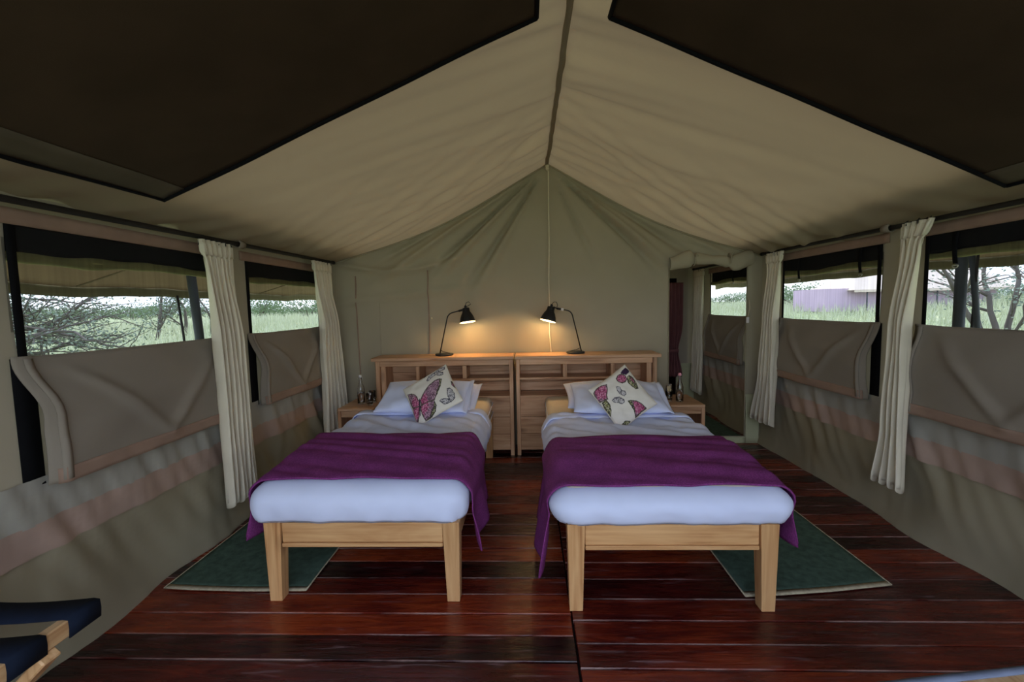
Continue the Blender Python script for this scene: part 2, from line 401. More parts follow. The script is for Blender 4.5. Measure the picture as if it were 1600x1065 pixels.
M['cushion_back'] = cloth('cushion_back', (214, 206, 192), var=.04, weave=900)
M['bulb'] = emit('glowing_bulb', (255, 200, 120), 12)
M['bark'] = plain('grey_bark', (92, 86, 80), rough=.95)
M['leaf'] = plain('acacia_leaf', (122, 134, 118), rough=.9, spec=.1); M['leaf2'] = plain('bush_leaf', (112, 130, 98), rough=.9, spec=.1)
M['grass'] = plain('dry_grass', (190, 196, 168), rough=.95, spec=.1)
M['tent_roof'] = cloth('far_tent_roof', (212, 198, 184), var=.05, scale=1, weave=60); M['tent_wall'] = cloth('far_tent_wall', (196, 176, 196), var=.05, scale=1, weave=60)
def ground_mat():
    m, nt, p, o = new_mat('savannah_ground')
    tc = nd(nt, 'ShaderNodeTexCoord')
    n1 = nd(nt, 'ShaderNodeTexNoise'); n1.inputs['Scale'].default_value = .25; n1.inputs['Detail'].default_value = 9; n1.inputs['Roughness'].default_value = .7
    nt.links.new(tc.outputs['Object'], n1.inputs[0])
    r = nd(nt, 'ShaderNodeValToRGB'); e = r.color_ramp.elements
    e[0].position = .32; e[0].color = (*lin((136, 152, 116)), 1); e[1].position = .68; e[1].color = (*lin((196, 196, 164)), 1)
    k = e.new(.5); k.color = (*lin((166, 178, 138)), 1)
    nt.links.new(n1.outputs[0], r.inputs[0]); nt.links.new(r.outputs[0], p.inputs['Base Color']); p.inputs['Roughness'].default_value = 1; p.inputs['Specular IOR Level'].default_value = .05
    return m
M['ground'] = ground_mat()

# ------------------------------------------------------------------ the shell
XL, XR, YB, YF, YE = -1.865, 2.185, 4.25, -.45, 5.92
RX, RZ = .205, 2.654
EL, ER = 1.785, 1.765
SILL, WTOP = 1.195, 1.682
def roof_z(x, y):
    if x < RX: u = (RX-x)/(RX-XL); z = RZ+(EL-RZ)*u
    else: u = (x-RX)/(XR-RX); z = RZ+(ER-RZ)*u
    uu = max(0, min(1, u))
    z -= .105*smooth(2.3, 4.25, y)*4*uu*(1-uu)*(.55+.45*math.cos(PI*(uu-.5)))
    return z
def roof_pt(x, y):
    z = roof_z(x, y); d = abs(x-RX)
    side = 1 if x > RX else -1
    fade = smooth(0, .05, d)*smooth(YB+.02, YB-.35, y) if y < YB else 0
    # creases running out from the ridge
    wr = N(y*4.2+d*1.1*(1.0), d*.55, side*3.7)
    wr2 = N(y*9+d*2.2, d*.9, side*9.1+5)
    z += fade*math.exp(-d/.75)*(.075*wr+.045*wr2)
    # soft pulls near the eaves
    e = min(abs(x-XL), abs(x-XR))
    z += fade*math.exp(-e/.38)*.042*N(y*5-e*4, e*1.1, side+2)
    z += fade*.010*N(x*1.4, y*1.2, 4.2)
    # long slack folds towards the gable
    z += fade*.035*smooth(2.4, 3.8, y)*N((y-d*.42)*9, d*.7, side*6)
    return Vector((x, y, z))
xs = lsp(XL-.03, RX-.012, 64)+[RX]+lsp(RX+.012, XR+.03, 64)
ys = lsp(YF, 1.0, 30)+lsp(1.03, YB, 112)[0:]+lsp(YB+.1, YE, 14)
ceiling = struct(mobj('ceiling', grid(xs, ys, roof_pt), M['roof'], smooth=True))
# ridge sleeve: a rolled seam of canvas
pts = []
for y in lsp(YF, YB-.01, 70):
    pts.append((RX+.012*N(y*2.3, 1)+.006*N(y*7, 2), y, roof_z(RX, y)-.016+.006*N(y*3, 8)))
tube('ridge_seam', pts, [.016+.004*N(p[1]*5, 3) for p in pts], M['roof'], ceiling, 8)

# floor
floor = struct(box('floor', (XL-.1, XR+.1, -2.6, YE+.1, -.08, -.024), M['under'], bev=0))
mL = [3.883, 3.745, 3.619, 3.491, 3.362, 3.215, 3.081, 2.949, 2.80, 2.66, 2.527, 2.389, 2.263, 2.116, 1.99, 1.857, 1.728, 1.592]
mR = [3.659, 3.54, 3.423, 3.285, 3.158, 3.045, 2.897, 2.78, 2.649, 2.505, 2.378, 2.251, 2.107, 1.957, 1.819, 1.687, 1.563]
def fill(m):
    a = sorted(m); lo = a[0]; 
    while lo > -2.5: lo -= .133; a.insert(0, lo)
    while a[-1] < YE: a.append(a[-1]+.129)
    return a
SEAM = .168
for side, m in ((0, fill(mL)), (1, fill(mR))):
    for y0, y1 in zip(m[:-1], m[1:]):
        g = .0022+.0015*random.random()
        j = .006*random.random()
        x0, x1 = (XL-.01, SEAM-.001-j*.5) if side == 0 else (SEAM+.003+j*.5, XR+.01)
        dz = -.0025*random.random()
        box('plank', (x0, x1, y0+g, y1-g, -.024, dz), M['floor'], floor, bev=.0025)

# side walls --------------------------------------------------------------
def wall_off(y, z, side, wins):
    """how far the canvas stands in from its plane"""
    lowz = smooth(.46, .2, z)
    o = .040*lowz*N(y*2.6+z*2.0, z*1.6, side*4.3) + .012*N(y*1.3, z*1.7, side)*smooth(0, .1, z)
    # gathers that fall from the pocket band
    o += .030*smooth(.02, .4, z)*smooth(.75, .45, z)*N(y*11+z*6*side, z*1.5, side*2.2)
    o += .012*smooth(.08, 0, z)
    return o
def side_wall(name, X, side, wins, y0, y1):
    ys = set(lsp(y0, y1, 170)); zs = set(lsp(0, 1.1, 34)+lsp(1.1, 1.79, 14))
    for a, b in wins: ys |= {a, b}
    zs |= {SILL, WTOP, .455}
    ys = sorted(ys); zs = sorted(zs)
    def f(y, z):
        if z > 1.785-1e-6: z = (EL if side > 0 else ER)+.01
        return Vector((X+side*wall_off(y, z, side, wins), y, z-.003 if z == 0 else z))
    sk = lambda y, z: SILL < z < WTOP and any(a < y < b for a, b in wins)
    o = struct(mobj(name, clean(grid(ys, zs, f, sk)), M['wall'], smooth=True))
    return o
WL = [(1.555, 2.66), (2.915, 3.93), (.1, 1.2)]
WR = [(1.45, 2.545), (2.85, 3.91), (4.48, 5.42), (.1, 1.2)]
wall_left = side_wall('wall_left', XL, 1, WL, YF, YE)
wall_right = side_wall('wall_right', XR, -1, WR, YF, YE)
def bands(wall, X, side, y0, y1):
    # olive lower skirt, faded band with gathers, grey gathered pocket
    ys = lsp(y0, y1, 200)
    def skirt(y, z):
        return Vector((X+side*(wall_off(y, z, side, ())+.004+.006*smooth(.47, .40, z)*(.5+N(y*14, 1, side))), y, z))
    mobj('lower_skirt', grid(ys, lsp(.0, .455, 16), skirt), M['lower'], wall, True)
    def band(y, z):
        g = N(y*13+z*5*side, z*1.2, side*3)+.5*N(y*29, z*2, 7)
        return Vector((X+side*(.014+wall_off(y, z, side, ())+.012*g+.004*smooth(.5, .455, z)), y, z))
    mobj('faded_band', grid(ys, lsp(.448, .572, 6), band), M['pink'], wall, True)
    def pocket(y, z):
        g = N(y*13+z*5*side, z*1.2, side*3)+.6*N(y*31+z*9*side, z*2, 5)
        return Vector((X+side*(.012+wall_off(y, z, side, ())+.016*g), y, z))
    mobj('gathered_pocket', grid(ys, lsp(.566, .74, 9), pocket), M['grey_band'], wall, True)
bands(wall_left, XL, 1, YF, YB)
bands(wall_right, XR, -1, YF, YE)

# windows -------------------------------------------------------------------
def window(idx, X, side, y0, y1, straps=(), roll_end=(.09, .06), flap=True):
    w = sempty('window_%d' % idx, (X, (y0+y1)/2, SILL))
    yc = (y0+y1)/2
    def L(x, y, z): return Vector((x*side, y-yc, z-SILL))     # x>0 = into the tent
    mobj('gauze_screen', grid(lsp(y0-.01, y1+.01, 12), lsp(SILL-.01, WTOP+.01, 6), lambda y, z: L(-.004, y, z)), M['gauze'], w, True)
    def gb(y, z): return L(.006+.004*N(y*9, z*9, idx), y, z)
    mobj('top_binding', grid(lsp(y0-.06, y1+.05, 30), lsp(WTOP-.002, WTOP+.058, 4), gb), M['rust'], w, True, .004)
    for a, b in ((y0-.002, y0+.028), (y1-.022, y1+.002)):
        mobj('side_binding', grid([a, (a+b)/2, b], lsp(SILL-.01, WTOP, 8), lambda y, z: L(.003, y, z)), M['black'], w, True, .003)
    # outer storm cover rolled up under the top of the opening
    def rr(y): return .045+.010*N(y*3.1, idx*2.2)+.012*N(y*8, idx)
    ny = lsp(y0-.02, y1+.02, 40)
    def cov(y, a):
        d = .125+.018*N(y*2.4, idx*1.7)
        return L(-.022, y, WTOP+.02-(d)*a)
    mobj('rolled_cover', grid(ny, lsp(0, 1, 6), cov), M['pvc'], w, True, .004)
    def rol(y, a):
        d = .125+.018*N(y*2.4, idx*1.7); r = .022+.010*N(y*5, idx+4)
        return L(-.032+r*math.cos(a), y, WTOP+.012-d+r*math.sin(a))
    mobj('cover_roll', grid([2*PI*k/10 for k in range(10)], ny, lambda a, y: rol(y, a), closed_u=True), M['olive_roll'], w, True)
    for k, (ys_, ln) in enumerate(straps):
        s = mobj('strap', grid([ys_-.013, ys_+.013], lsp(WTOP+.0, WTOP-ln, 8), lambda y, z: L(.004+.008*math.sin((WTOP-z)/ln*PI), y, z)), M['black'], w, True, .002)
        ring = []
        for q in range(13):
            a = 2*PI*q/12
            ring.append(L(.004, ys_+.015*math.sin(a), WTOP-ln-.008-.014*math.cos(a) if math.cos(a) > 0 else WTOP-ln-.008))
        tube('ring', ring, .003, M['steel'], s, 5)
    if flap:
        # inner cover unzipped and hung down below the sill
        fy0, fy1 = y0-.035, y1+.02
        fz0 = .70
        def fl(y, t):
            z = SILL+.008+(fz0-SILL)*t
            u = (y-fy0)/(fy1-fy0)
            z -= .012*4*u*(1-u)*(1-t)+.018*t*(u-.5)*0
            o = .016+.055*smooth(0, .45, t)+.012*N(y*2.2+t*2.6, t*1.5, idx*5.1)+.016*N(y*3-t*4, 2, idx)*t
            # diagonal pulls from the top corners to the middle of the hem
            dl = (u-.10-.45*t); dr = (u-.90+.45*t)
            o += .020*gauss(dl, .035)*smooth(.02, .3, t)*smooth(1, .7, t)+.020*gauss(dr, .035)*smooth(.02, .3, t)*smooth(1, .7, t)
            # turned side hems
            o += .010*(gauss(u-.035, .018)+gauss(u-.965, .018))
            o += -.035*t*(gauss(u, .03)+gauss(u-1, .03))
            y += .055*smooth(.04, .5, t)*(1-u)
            return L(o, y, z)
        mobj('black_strip', grid([y0-.035, y0, y0+.04], lsp(.71, SILL, 8), lambda y, z: L(.010, y, z)), M['black'], w, True, .003)  # solid black strip on the wall by the cover's near edge
        fo = mobj('window_cover', grid(lsp(fy0, fy1, 70), lsp(0, 1, 26), fl), M['flap'], w, True, .004)
        mobj('hem', grid(lsp(fy0+.02, fy1-.02, 60), lsp(.885, 1.005, 5), lambda y, t: fl(y, t)+L(.005+.003*N(y*18, t*4, idx), yc, SILL)), M['rust'], fo, True, .003)
        for yy in (fy0+.045, fy1-.045):
            mobj('side_hem', grid([yy-.016, yy, yy+.016], lsp(.02, .98, 14), lambda y, t: fl(y, t)+L(.006, yc, SILL)), M['flap'], fo, True, .003)
    return w
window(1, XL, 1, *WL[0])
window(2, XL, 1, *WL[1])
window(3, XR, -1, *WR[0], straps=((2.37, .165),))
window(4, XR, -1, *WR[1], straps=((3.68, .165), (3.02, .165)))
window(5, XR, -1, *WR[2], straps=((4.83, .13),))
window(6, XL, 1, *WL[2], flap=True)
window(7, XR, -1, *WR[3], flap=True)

# back wall with the door opening --------------------------------------------
DX0, DX1, DZ0, DZ1 = 1.325, 2.045, .065, 1.70
APX = (RX, RZ)
def back_off(x, z):
    dx, dz = x-APX[0], z-APX[1]; r = math.hypot(dx, dz)+1e-4; th = math.atan2(dx, -dz)
    o = 0
    for a, s, d, r0 in ((-.86, .020, -.045, 1.35), (-.80, .03, .03, 1.4), (-.60, .03, -.045, 1.25), (-.53, .04, .025, 1.2), (-1.00, .025, .03, 1.9), (.45, .03, -.025, .9), (.80, .02, -.04, 1.3), (.87, .03, .03, 1.4), (.99, .025, -.035, 1.5), (1.08, .02, .025, 1.8), (-1.08, .02, -.03, 1.7)):
        o += d*gauss(th-a, s)*smooth(.05, .3, r)*smooth(r0+.35, r0-.35, r)
    o += .018*N(x*1.6, z*1.5, 3)+.006*N(x*5, z*4, 9)
    # slack swags below the eaves on the left
    s = z-(1.80-.10*math.sin(PI*max(0, min(1, (x-XL)/1.2))))
    o += .020*gauss(s, .035)*smooth(-.4, -.9, x)+.016*gauss(z-1.47-.1*(x+1.2), .03)*smooth(-.3, -.8, x)
    return o*1.7
def back_pt(x, t, ztop=None):
    zt = roof_z(x, YB)+.004
    z = t*zt
    e = smooth(1.0, .96, t)
    return Vector((x, YB-back_off(x, z)*e, z))
xs = sorted(set(lsp(XL, XR, 150)) | {DX0, DX1})
# parametrise the height so that door edges stay level
def back_grid():
    V = []; F = []; cols = []
    zs = sorted(set(lsp(0, 1.70, 60)) | {DZ0, DZ1}); nt_ = 40
    for x in xs:
        c = []; zt = roof_z(x, YB)+.004
        for z in zs:
            e = smooth(0, .08, zt-z)
            c.append(len(V)); V.append(Vector((x, YB-back_off(x, z)*e*(smooth(0, .05, min(abs(x-DX0), abs(x-DX1))) if z < 1.75 else 1), z)))
        for k in range(1, nt_+1):
            z = 1.70+(zt-1.70)*k/nt_; e = smooth(0, .08, zt-z)
            c.append(len(V)); V.append(Vector((x, YB-back_off(x, z)*e, z)))
        cols.append(c)
    for i in range(len(xs)-1):
        xm = (xs[i]+xs[i+1])/2
        for j in range(len(cols[0])-1):
            if DX0 < xm < DX1 and j < len(zs)-1 and DZ0 < (zs[j]+zs[j+1])/2 < DZ1: continue
            F.append((cols[i][j], cols[i+1][j], cols[i+1][j+1], cols[i][j+1]))
    return V, F
wall_back = struct(mobj('wall_back', clean(back_grid()), M['gable'], smooth=True))
for x in (-1.64, -.945):
    pts = [(x+.004*N(z*5, x), YB-back_off(x, z)-.006, z) for z in lsp(.02, 1.70 if x > -1 else 1.66, 26)]
    tube('zipper', pts, .006, M['rust'], wall_back, 6)
x = -1.42
tube('seam', [(x, YB-back_off(x, z)-.002, z) for z in lsp(.3, 1.5, 16)], .0025, M['gable'], wall_back, 5)
lathe('toggle', [(0, -.012), (.007, -.01), (.007, .01), (0, .012)], M['cord'], wall_back, 8, loc=(-.915, YB-.03, 1.245))
# pale lower strip of the gable, either side of the door
def strip(x0, x1, z0, z1, n=12):
    mobj('lower_strip', grid(lsp(x0, x1, n), lsp(z0, z1, 8), lambda x, z: Vector((x, YB-back_off(x, z)*.0-.022+.012*smooth(.2, .5, z), z))), M['pale'], wall_back, True, .003)
M['pale'] = cloth('pale_green_skirt', (176, 176, 144), var=.05, scale=3, weave=500)
strip(DX1+.004, XR-.012, 0, .47); strip(1.24, DX1+.004, 0, .062, 20)
# gable piping along the roof line, with a knot of cord at the peak
for sgn, name in ((-1, 'gable_piping'), (1, 'gable_piping')):
    xe = XL if sgn < 0 else XR
    pts = [(x, YB-.012, roof_z(x, YB)-.012) for x in lsp(RX+sgn*.01, xe-sgn*.02, 40)]
    tube(name, pts, .006, M['gable'], wall_back, 6)
# door fittings
door = sempty('door_1', (1.7, YB, 0))
def droll(x, a):
    u = (x-1.33)/(2.06-1.33)
    r = .052+.016*math.sin(u*9)+.012*N(x*9, a*.7, 3); r2 = r*1.15
    zc = 1.735-.014*gauss(u-.78, .12)*2+.010*math.sin(u*7)-.03*smooth(.25, 0, u)
    pinch = 1-.35*(gauss(u-.28, .03)+gauss(u-.72, .03))
    return Vector((x-1.7, -.055+r*.75*math.cos(a)*pinch, zc+r2*math.sin(a)*pinch))
mobj('rolled_door', grid([2*PI*k/18 for k in range(18)], lsp(1.315, 2.055, 60), lambda a, x: droll(x, a), closed_u=True), M['gable'], door, True)
for x in (1.33+.73*.28, 1.33+.73*.72):
    tube('tie', [(x-1.7, -.055+.045*math.cos(a), 1.735+.052*math.sin(a)) for a in [2*PI*k/14 for k in range(15)]], .006, M['gable'], door, 6)
    tube('tie_end', [(x-1.7, -.1, 1.76), (x-1.7+.01, -.112, 1.79), (x-1.7+.02, -.106, 1.765)], .005, M['gable'], door, 6)
for x in (DX0, DX1):
    tube('door_piping', [(x-1.7, -.004, z) for z in lsp(DZ0, 1.7, 14)], .006, M['lower'], door, 6)
tube('pull_cord', [(2.055-1.7, -.03, 1.36), (2.06-1.7, -.032, 1.28), (2.045-1.7, -.03, 1.20)], .004, M['cord'], door, 6)
box('tag', (2.03-1.7, 2.055-1.7, -.036, -.030, 1.145, 1.20), M['capwhite'], door, .002)

# the room beyond the door
def far_wall():
    xs = sorted({XL, -.5, .6, 1.35, 1.94, 2.0, XR}); zs = sorted({0, .09, .5, 1.2, 1.66, 1.74})
    V, F = clean(grid(xs, zs, lambda x, z: Vector((x, YE-.02, z)), lambda x, z: 1.35 < x < 1.94 and .09 < z < 1.66))
    return V, F
wall_far = struct(mobj('wall_far', far_wall(), M['wall']))
mobj('upper_gable', grid(lsp(XL, XR, 30), lsp(0, 1, 3), lambda x, t: Vector((x, YE-.02, 1.74+(roof_z(x, YE)-1.74)*t))), M['wall'], wall_far)
mobj('lower_strip', grid(lsp(1.945, XR, 4), lsp(0, .55, 4), lambda x, z: Vector((x, YE-.03, z))), M['pale'], wall_far)
# closed washroom behind the plum curtain
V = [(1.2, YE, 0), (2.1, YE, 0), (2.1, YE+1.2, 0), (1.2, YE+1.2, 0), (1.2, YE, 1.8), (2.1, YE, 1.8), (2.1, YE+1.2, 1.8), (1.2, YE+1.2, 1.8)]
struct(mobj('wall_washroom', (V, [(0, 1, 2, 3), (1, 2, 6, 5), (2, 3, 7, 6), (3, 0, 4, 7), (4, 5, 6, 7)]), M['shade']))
tag(box('dark_mat', (1.25, 2.1, 4.32, 5.3, .001, .012), M['rug'], bev=.003), 'dark green mat on the floor just inside the back doorway', 'mat')

# ------------------------------------------------------------------ shade cloths under the roof
def shade_cloth(side, x_in, x_out, label):
    t = thing('shade_cloth', label, 'shade cloth', ((x_in+x_out)/2, .3, 2.1))
    org = Vector(t.location)
    y1 = 1.955
    def P(x, y, d=0):
        p = roof_pt(x, y)
        sag = .010*N(x*2, y*2, side*3)
        ed = .012*math.sin(y*9)*(0 if abs(x-x_out) > .02 else 1)
        return Vector((x, y, roof_z(x, y)-.05-d+sag))-org
    def edge(u, y):
        x = x_in+(x_out-x_in)*u
        return x
    mobj('cloth', grid(lsp(0, 1, 40), lsp(YF, y1, 60), lambda u, y: P(edge(u, y), y)), M['shade'], t, True, .003)
    mobj('hem', grid(lsp(.935, .998, 4), lsp(YF, y1-.005, 60), lambda u, y: P(edge(u, y), y, .004)), M['shade_hem'], t, True, .002)
    tube('piping', [P(edge(1, y), y+0, .004+.006*N(y*6, side)) for y in lsp(YF, y1, 50)], .009, M['black'], t, 6)
    tube('piping', [P(edge(u, y1), y1, .004) for u in lsp(0, 1, 30)], .010, M['black'], t, 6)
    tube('piping', [P(x_in, y, .004) for y in lsp(YF, y1, 30)], .009, M['black'], t, 6)
    return t
shade_cloth(-1, .06, -1.60, 'dark brown shade cloth with black piping under the left roof slope')
shade_cloth(1, .36, 1.985, 'dark brown shade cloth with black piping under the right roof slope')

# ------------------------------------------------------------------ eave poles, curtains
def eave_pole(X, side, y0, y1, z0, z1, label, loops):
    t = thing('eave_pole', label, 'pole', (X, y0, z0))
    tube('pipe', [(0, yy-y0, z0+(z1-z0)*(yy-y0)/(y1-y0)-z0) for yy in lsp(y0, y1, 12)], .013, M['pole'], t, 10)
    tube('end_cap', [(0, y1-y0-.002, z1-z0), (0, y1-y0+.03, z1-z0)], .016, M['iron'], t, 10)
    for yy in loops:
        zc = (z1-z0)*(yy-y0)/(y1-y0)
        mobj('canvas_loop', grid([2*PI*k/12 for k in range(12)], lsp(-.03, .03, 3), lambda a, v: Vector((.024*math.cos(a), yy-y0+v, zc+.024*math.sin(a))), closed_u=True), M['wall'], t, True, .002)
    return t
eave_pole(XL+.05, 1, YF, 4.15, 1.738, 1.785, 'long black eave pole along the top of the left tent wall', (.9, 2.80))
eave_pole(XR-.05, -1, YF, 4.15, 1.735, 1.768, 'long black eave pole along the top of the right tent wall', (.9, 2.75))
eave_pole(XR-.05, -1, 4.4, 5.82, 1.755, 1.765, 'black eave pole over the window of the room past the doorway', ())

def curtain(X, side, prof, label, mat='curtain', folds=7, amp=.030, zb=(.24, .20), tail=0):
    """prof: list of (z, y0, y1)"""
    zt = prof[0][0]; yc = (prof[0][1]+prof[0][2])/2
    t = thing('curtain', label, 'curtain', (X, yc, zt))
    def wid(z):
        for (z1, a1, b1), (z2, a2, b2) in zip(prof[:-1], prof[1:]):
            if z <= z1+1e-6 and z >= z2-1e-6:
                k = (z1-z)/(z1-z2); k = k*k*(3-2*k)*.5+k*.5
                return a1+(a2-a1)*k, b1+(b2-b1)*k
        return prof[-1][1:]
    sd_ = hash(label) % 50
    sd_ = sum(map(ord, label)) % 50
    def f(u, s):
        zbm = prof[-1][0]
        z = zt+(zbm-zt)*s
        a, b = wid(z)
        am = amp*(.45+.75*smooth(.05, .4, s))
        ph = u*folds*2*PI+1.0*N(u*3, s*1.4, sd_)+.6*N(s*2, sd_)
        x = am*math.sin(ph)+.010*N(u*6, s*4, sd_+3)
        if s < .06: x = amp*.45*math.sin(u*folds*2*2*PI)*1.0
        y = a+(b-a)*u+.010*math.cos(ph)
        z += (.018*math.sin(u*folds*2*PI+1))*smooth(.9, 1, s)
        return Vector((side*x*1.0, y-yc, z-zt))
    c = mobj('drape', grid(lsp(0, 1, folds*14), lsp(0, 1, 46), f), M[mat], t, True, .003)
    mobj('header_tape', grid(lsp(0, 1, folds*14), lsp(.012, .055, 4), lambda u, s: f(u, s)+Vector((side*.005, 0, 0))), M[mat], t, True, .002)
    hk = tube_data([(0, 0, -.03), (.004*side, 0, -.012), (0, 0, .006), (-.006*side, 0, .012)], .003, 5)
    hm = None
    for k in range(6):
        u = .06+.88*k/5; p = f(u, .02)
        if hm is None:
            o = mobj('hook', hk, M['iron'], t, True); hm = o.data; o.location = p+Vector((0, 0, .028))
        else: inst('hook', hm, t, p+Vector((0, 0, .028)))
    return t
curtain(-1.762, 1, [(1.745, 2.375, 2.635), (1.55, 2.41, 2.63), (1.2, 2.445, 2.672), (.6, 2.455, 2.685), (.215, 2.455, 2.70)], 'ivory curtain bunched between the two left windows, its foot behind the bed', folds=6)
curtain(-1.762, 1, [(1.757, 3.64, 3.98), (1.5, 3.68, 3.99), (1.25, 3.73, 4.05), (.6, 3.72, 4.16), (.25, 3.71, 4.215)], 'ivory curtain in the far left corner beside the bottle table', folds=6)
curtain(2.082, -1, [(1.755, 2.385, 2.575), (1.62, 2.45, 2.58), (1.2, 2.505, 2.625), (.6, 2.50, 2.66), (.265, 2.485, 2.725)], 'ivory curtain bunched between the two right windows, nearer of the right pair', folds=4)
curtain(2.082, -1, [(1.75, 3.735, 3.985), (1.6, 3.77, 3.975), (1.2, 3.80, 4.0), (.7, 3.81, 4.06), (.27, 3.82, 4.20)], 'ivory curtain in the far right corner beside the doorway', folds=5)
curtain(2.122, -1, [(1.745, 5.46, 5.79), (1.2, 5.48, 5.76), (.21, 5.50, 5.86)], 'ivory curtain seen through the doorway in the back room', folds=5, amp=.022)
# plum curtain: runs along x
pc = thing('plum_curtain', 'plum red curtain hanging in the dark opening beyond the doorway', 'curtain', (1.80, YE-.07, 1.60))
def plum(u, s):
    w = .20-.10*gauss(s-.72, .16)
    x = .09*1.0+(u-.5)*w*1.2-.05*gauss(s-.72, .16)*0
    return Vector((x+.0, .018*math.sin(u*5*2*PI), -1.22*s))
mobj('drape', grid(lsp(0, 1, 60), lsp(0, 1, 24), plum), M['plum'], pc, True, .003)
mobj('tieback', grid([2*PI*k/16 for k in range(16)], lsp(-.02, .02, 3), lambda a, v: Vector((.09+.07*math.cos(a), .03*math.sin(a), -.88+v)), closed_u=True), M['plum'], pc, True, .002)

# ------------------------------------------------------------------ headboard shelf units
def headboard(x0, x1, mirror, label):
    """x0..x1 : full width of the top; the open bays start from the inner end"""
    w = x1-x0
    t = thing('headboard_shelf', label, 'headboard', ((x0+x1)/2, 3.93, 0))
    s = -1 if mirror else 1                # s=+1 : inner end at local -w/2
    def B(name, a, b, y0, y1, z0, z1, mat, parent=t, bev=.003):
        a, b = (a-w/2)*s, (b-w/2)*s
        return box(name, (min(a, b), max(a, b), y0, y1, z0, z1), mat, parent, bev)
    D = .27
    tz = .875
    B('top_board', 0, w, -.03, D+.01, tz, .905, M['teak_x'], bev=.005)
    X = M['teak_x']; Z = M['teak_z']
    B('post', .008, .042, 0, D, 0, tz-.001, Z); B('post', w-.068, w-.030, 0, D, 0, tz-.001, Z)
    il, ir = .0425, w-.0685
    B('top_rail', il, ir, .004, .03, .824, tz-.001, X)
    d1a, d1b = .425, .462; d2a, d2b = .848, .882
    B('shelf', il, d2a-.001, .006, D-.022, .690, .708, X, bev=.002)
    B('shelf', il, d2a-.001, .006, D-.022, .528, .546, X, bev=.002)
    B('shelf', d2b+.001, ir, .006, D-.022, .528, .546, X, bev=.002)
    B('divider', d1a, d1b, .006, D-.022, .709, .823, Z, bev=.002)
    B('divider', d2a, d2b, .006, D-.022, .547, .823, Z, bev=.002)
    # back panel of three boards
    for z0, z1 in ((.549, .632), (.634, .735), (.737, .873)):
        B('back_board', il, ir, D-.021, D-.006, z0, z1, X, bev=.002)
    # closed front below: two wide boards and a rail
    for z0, z1 in ((.354, .527), (.20, .352), (.05, .198)):
        B('front_board', il, ir, .008, .026, z0, z1, X, bev=.002)
    B('inner_cheek', ir-.045, ir-.002, .032, D-.023, .547, .823, Z, bev=.002)
    return t
headboard(-1.408, -.131, True, 'wooden shelf headboard behind the left bed, with lamp on its top')
headboard(-.121, 1.160, False, 'wooden shelf headboard behind the right bed, next to the doorway')

# ------------------------------------------------------------------ bedside tables
def bedside(x0, x1, y0, y1, h, label, panel_side):
    w = x1-x0; d = y1-y0
    t = thing('bedside_table', label, 'table', ((x0+x1)/2, y0, 0))
    box('top_board', (-w/2, w/2, 0, d, h-.022, h), M['teak_x'], t, .003)
    box('front_rail', (-w/2+.030, w/2-.030, .004, .024, h-.075, h-.023), M['teak_x'], t, .002)
    for s in (-1, 1):
        a, b = sorted((s*w/2, s*(w/2-.029)))
        box('leg', (a, b, .002, .034, 0, h-.023), M['teak_z'], t, .002)
        box('leg', (a, b, d-.034, d-.002, 0, h-.023), M['teak_z'], t, .002)
        a, b = sorted((s*(w/2-.004), s*(w/2-.020)))
        box('side_panel', (a, b, .035, d-.035, .12, h-.023), M['teak_z'], t, .002)
    box('back_panel', (-w/2+.030, w/2-.030, d-.026, d-.010, .12, h-.023), M['teak_z'], t, .002)
    box('shelf', (-w/2+.030, w/2-.030, .036, d-.036, .12, .138), M['teak_x'], t, .002)
    return t
bedside(-1.625, -1.325, 3.66, 4.10, .508, 'small wooden bedside table in the left corner, with bottle and glasses', 1)
bedside(1.165, 1.447, 3.66, 4.10, .505, 'small wooden bedside table by the doorway, with bottle and glasses', 1)

# ------------------------------------------------------------------ beds
def noise_wr(x, y, s): return .006*N(x*6+y*3, y*5, s)+.004*N(x*14, y*9, s+2)
def bed(x0, x1, y0, y1, hf, label):
    """wooden frame"""
    w = x1-x0; L = y1-y0
    t = thing('bed', label, 'bed', ((x0+x1)/2, y0, 0))
    for s in (-1, 1):
        # tapered front legs: straight on the outside, narrowing on the inside
        xo, xi = s*w/2, s*(w/2-.078); xob, xib = s*(w/2-.008), s*(w/2-.066)
        a, b = sorted((xob, xib)); c, d = sorted((xo, xi))
        hexa('leg', [(a, .004, 0), (b, .004, 0), (b, .060, 0), (a, .060, 0), (c, 0, hf), (d, 0, hf), (d, .075, hf), (c, .075, hf)], M['pine_z'], t)
        hexa('leg', [(a, L-.064, 0), (b, L-.064, 0), (b, L-.004, 0), (a, L-.004, 0), (c, L-.075, hf), (d, L-.075, hf), (d, L, hf), (c, L, hf)], M['pine_z'], t)
        a, b = sorted((s*(w/2-.012), s*(w/2-.042)))
        box('side_rail', (a, b, .076, L-.076, hf-.115, hf-.004), M['pine_y'], t, .003)
    for yy in (.014, L-.044):
        box('end_rail', (-w/2+.079, w/2-.079, yy, yy+.030, hf-.098, hf-.006), M['pine_x'], t, .002)
    box('end_lip', (-w/2+.079, w/2-.079, .006, .040, hf-.118, hf-.099), M['pine_x'], t, .003)
    # slats
    for k in range(10):
        yy = .14+k*(L-.3)/9
        box('slat', (-w/2+.043, w/2-.043, yy, yy+.07, hf-.035, hf-.012), M['pine_x'], t, .002)
    return t
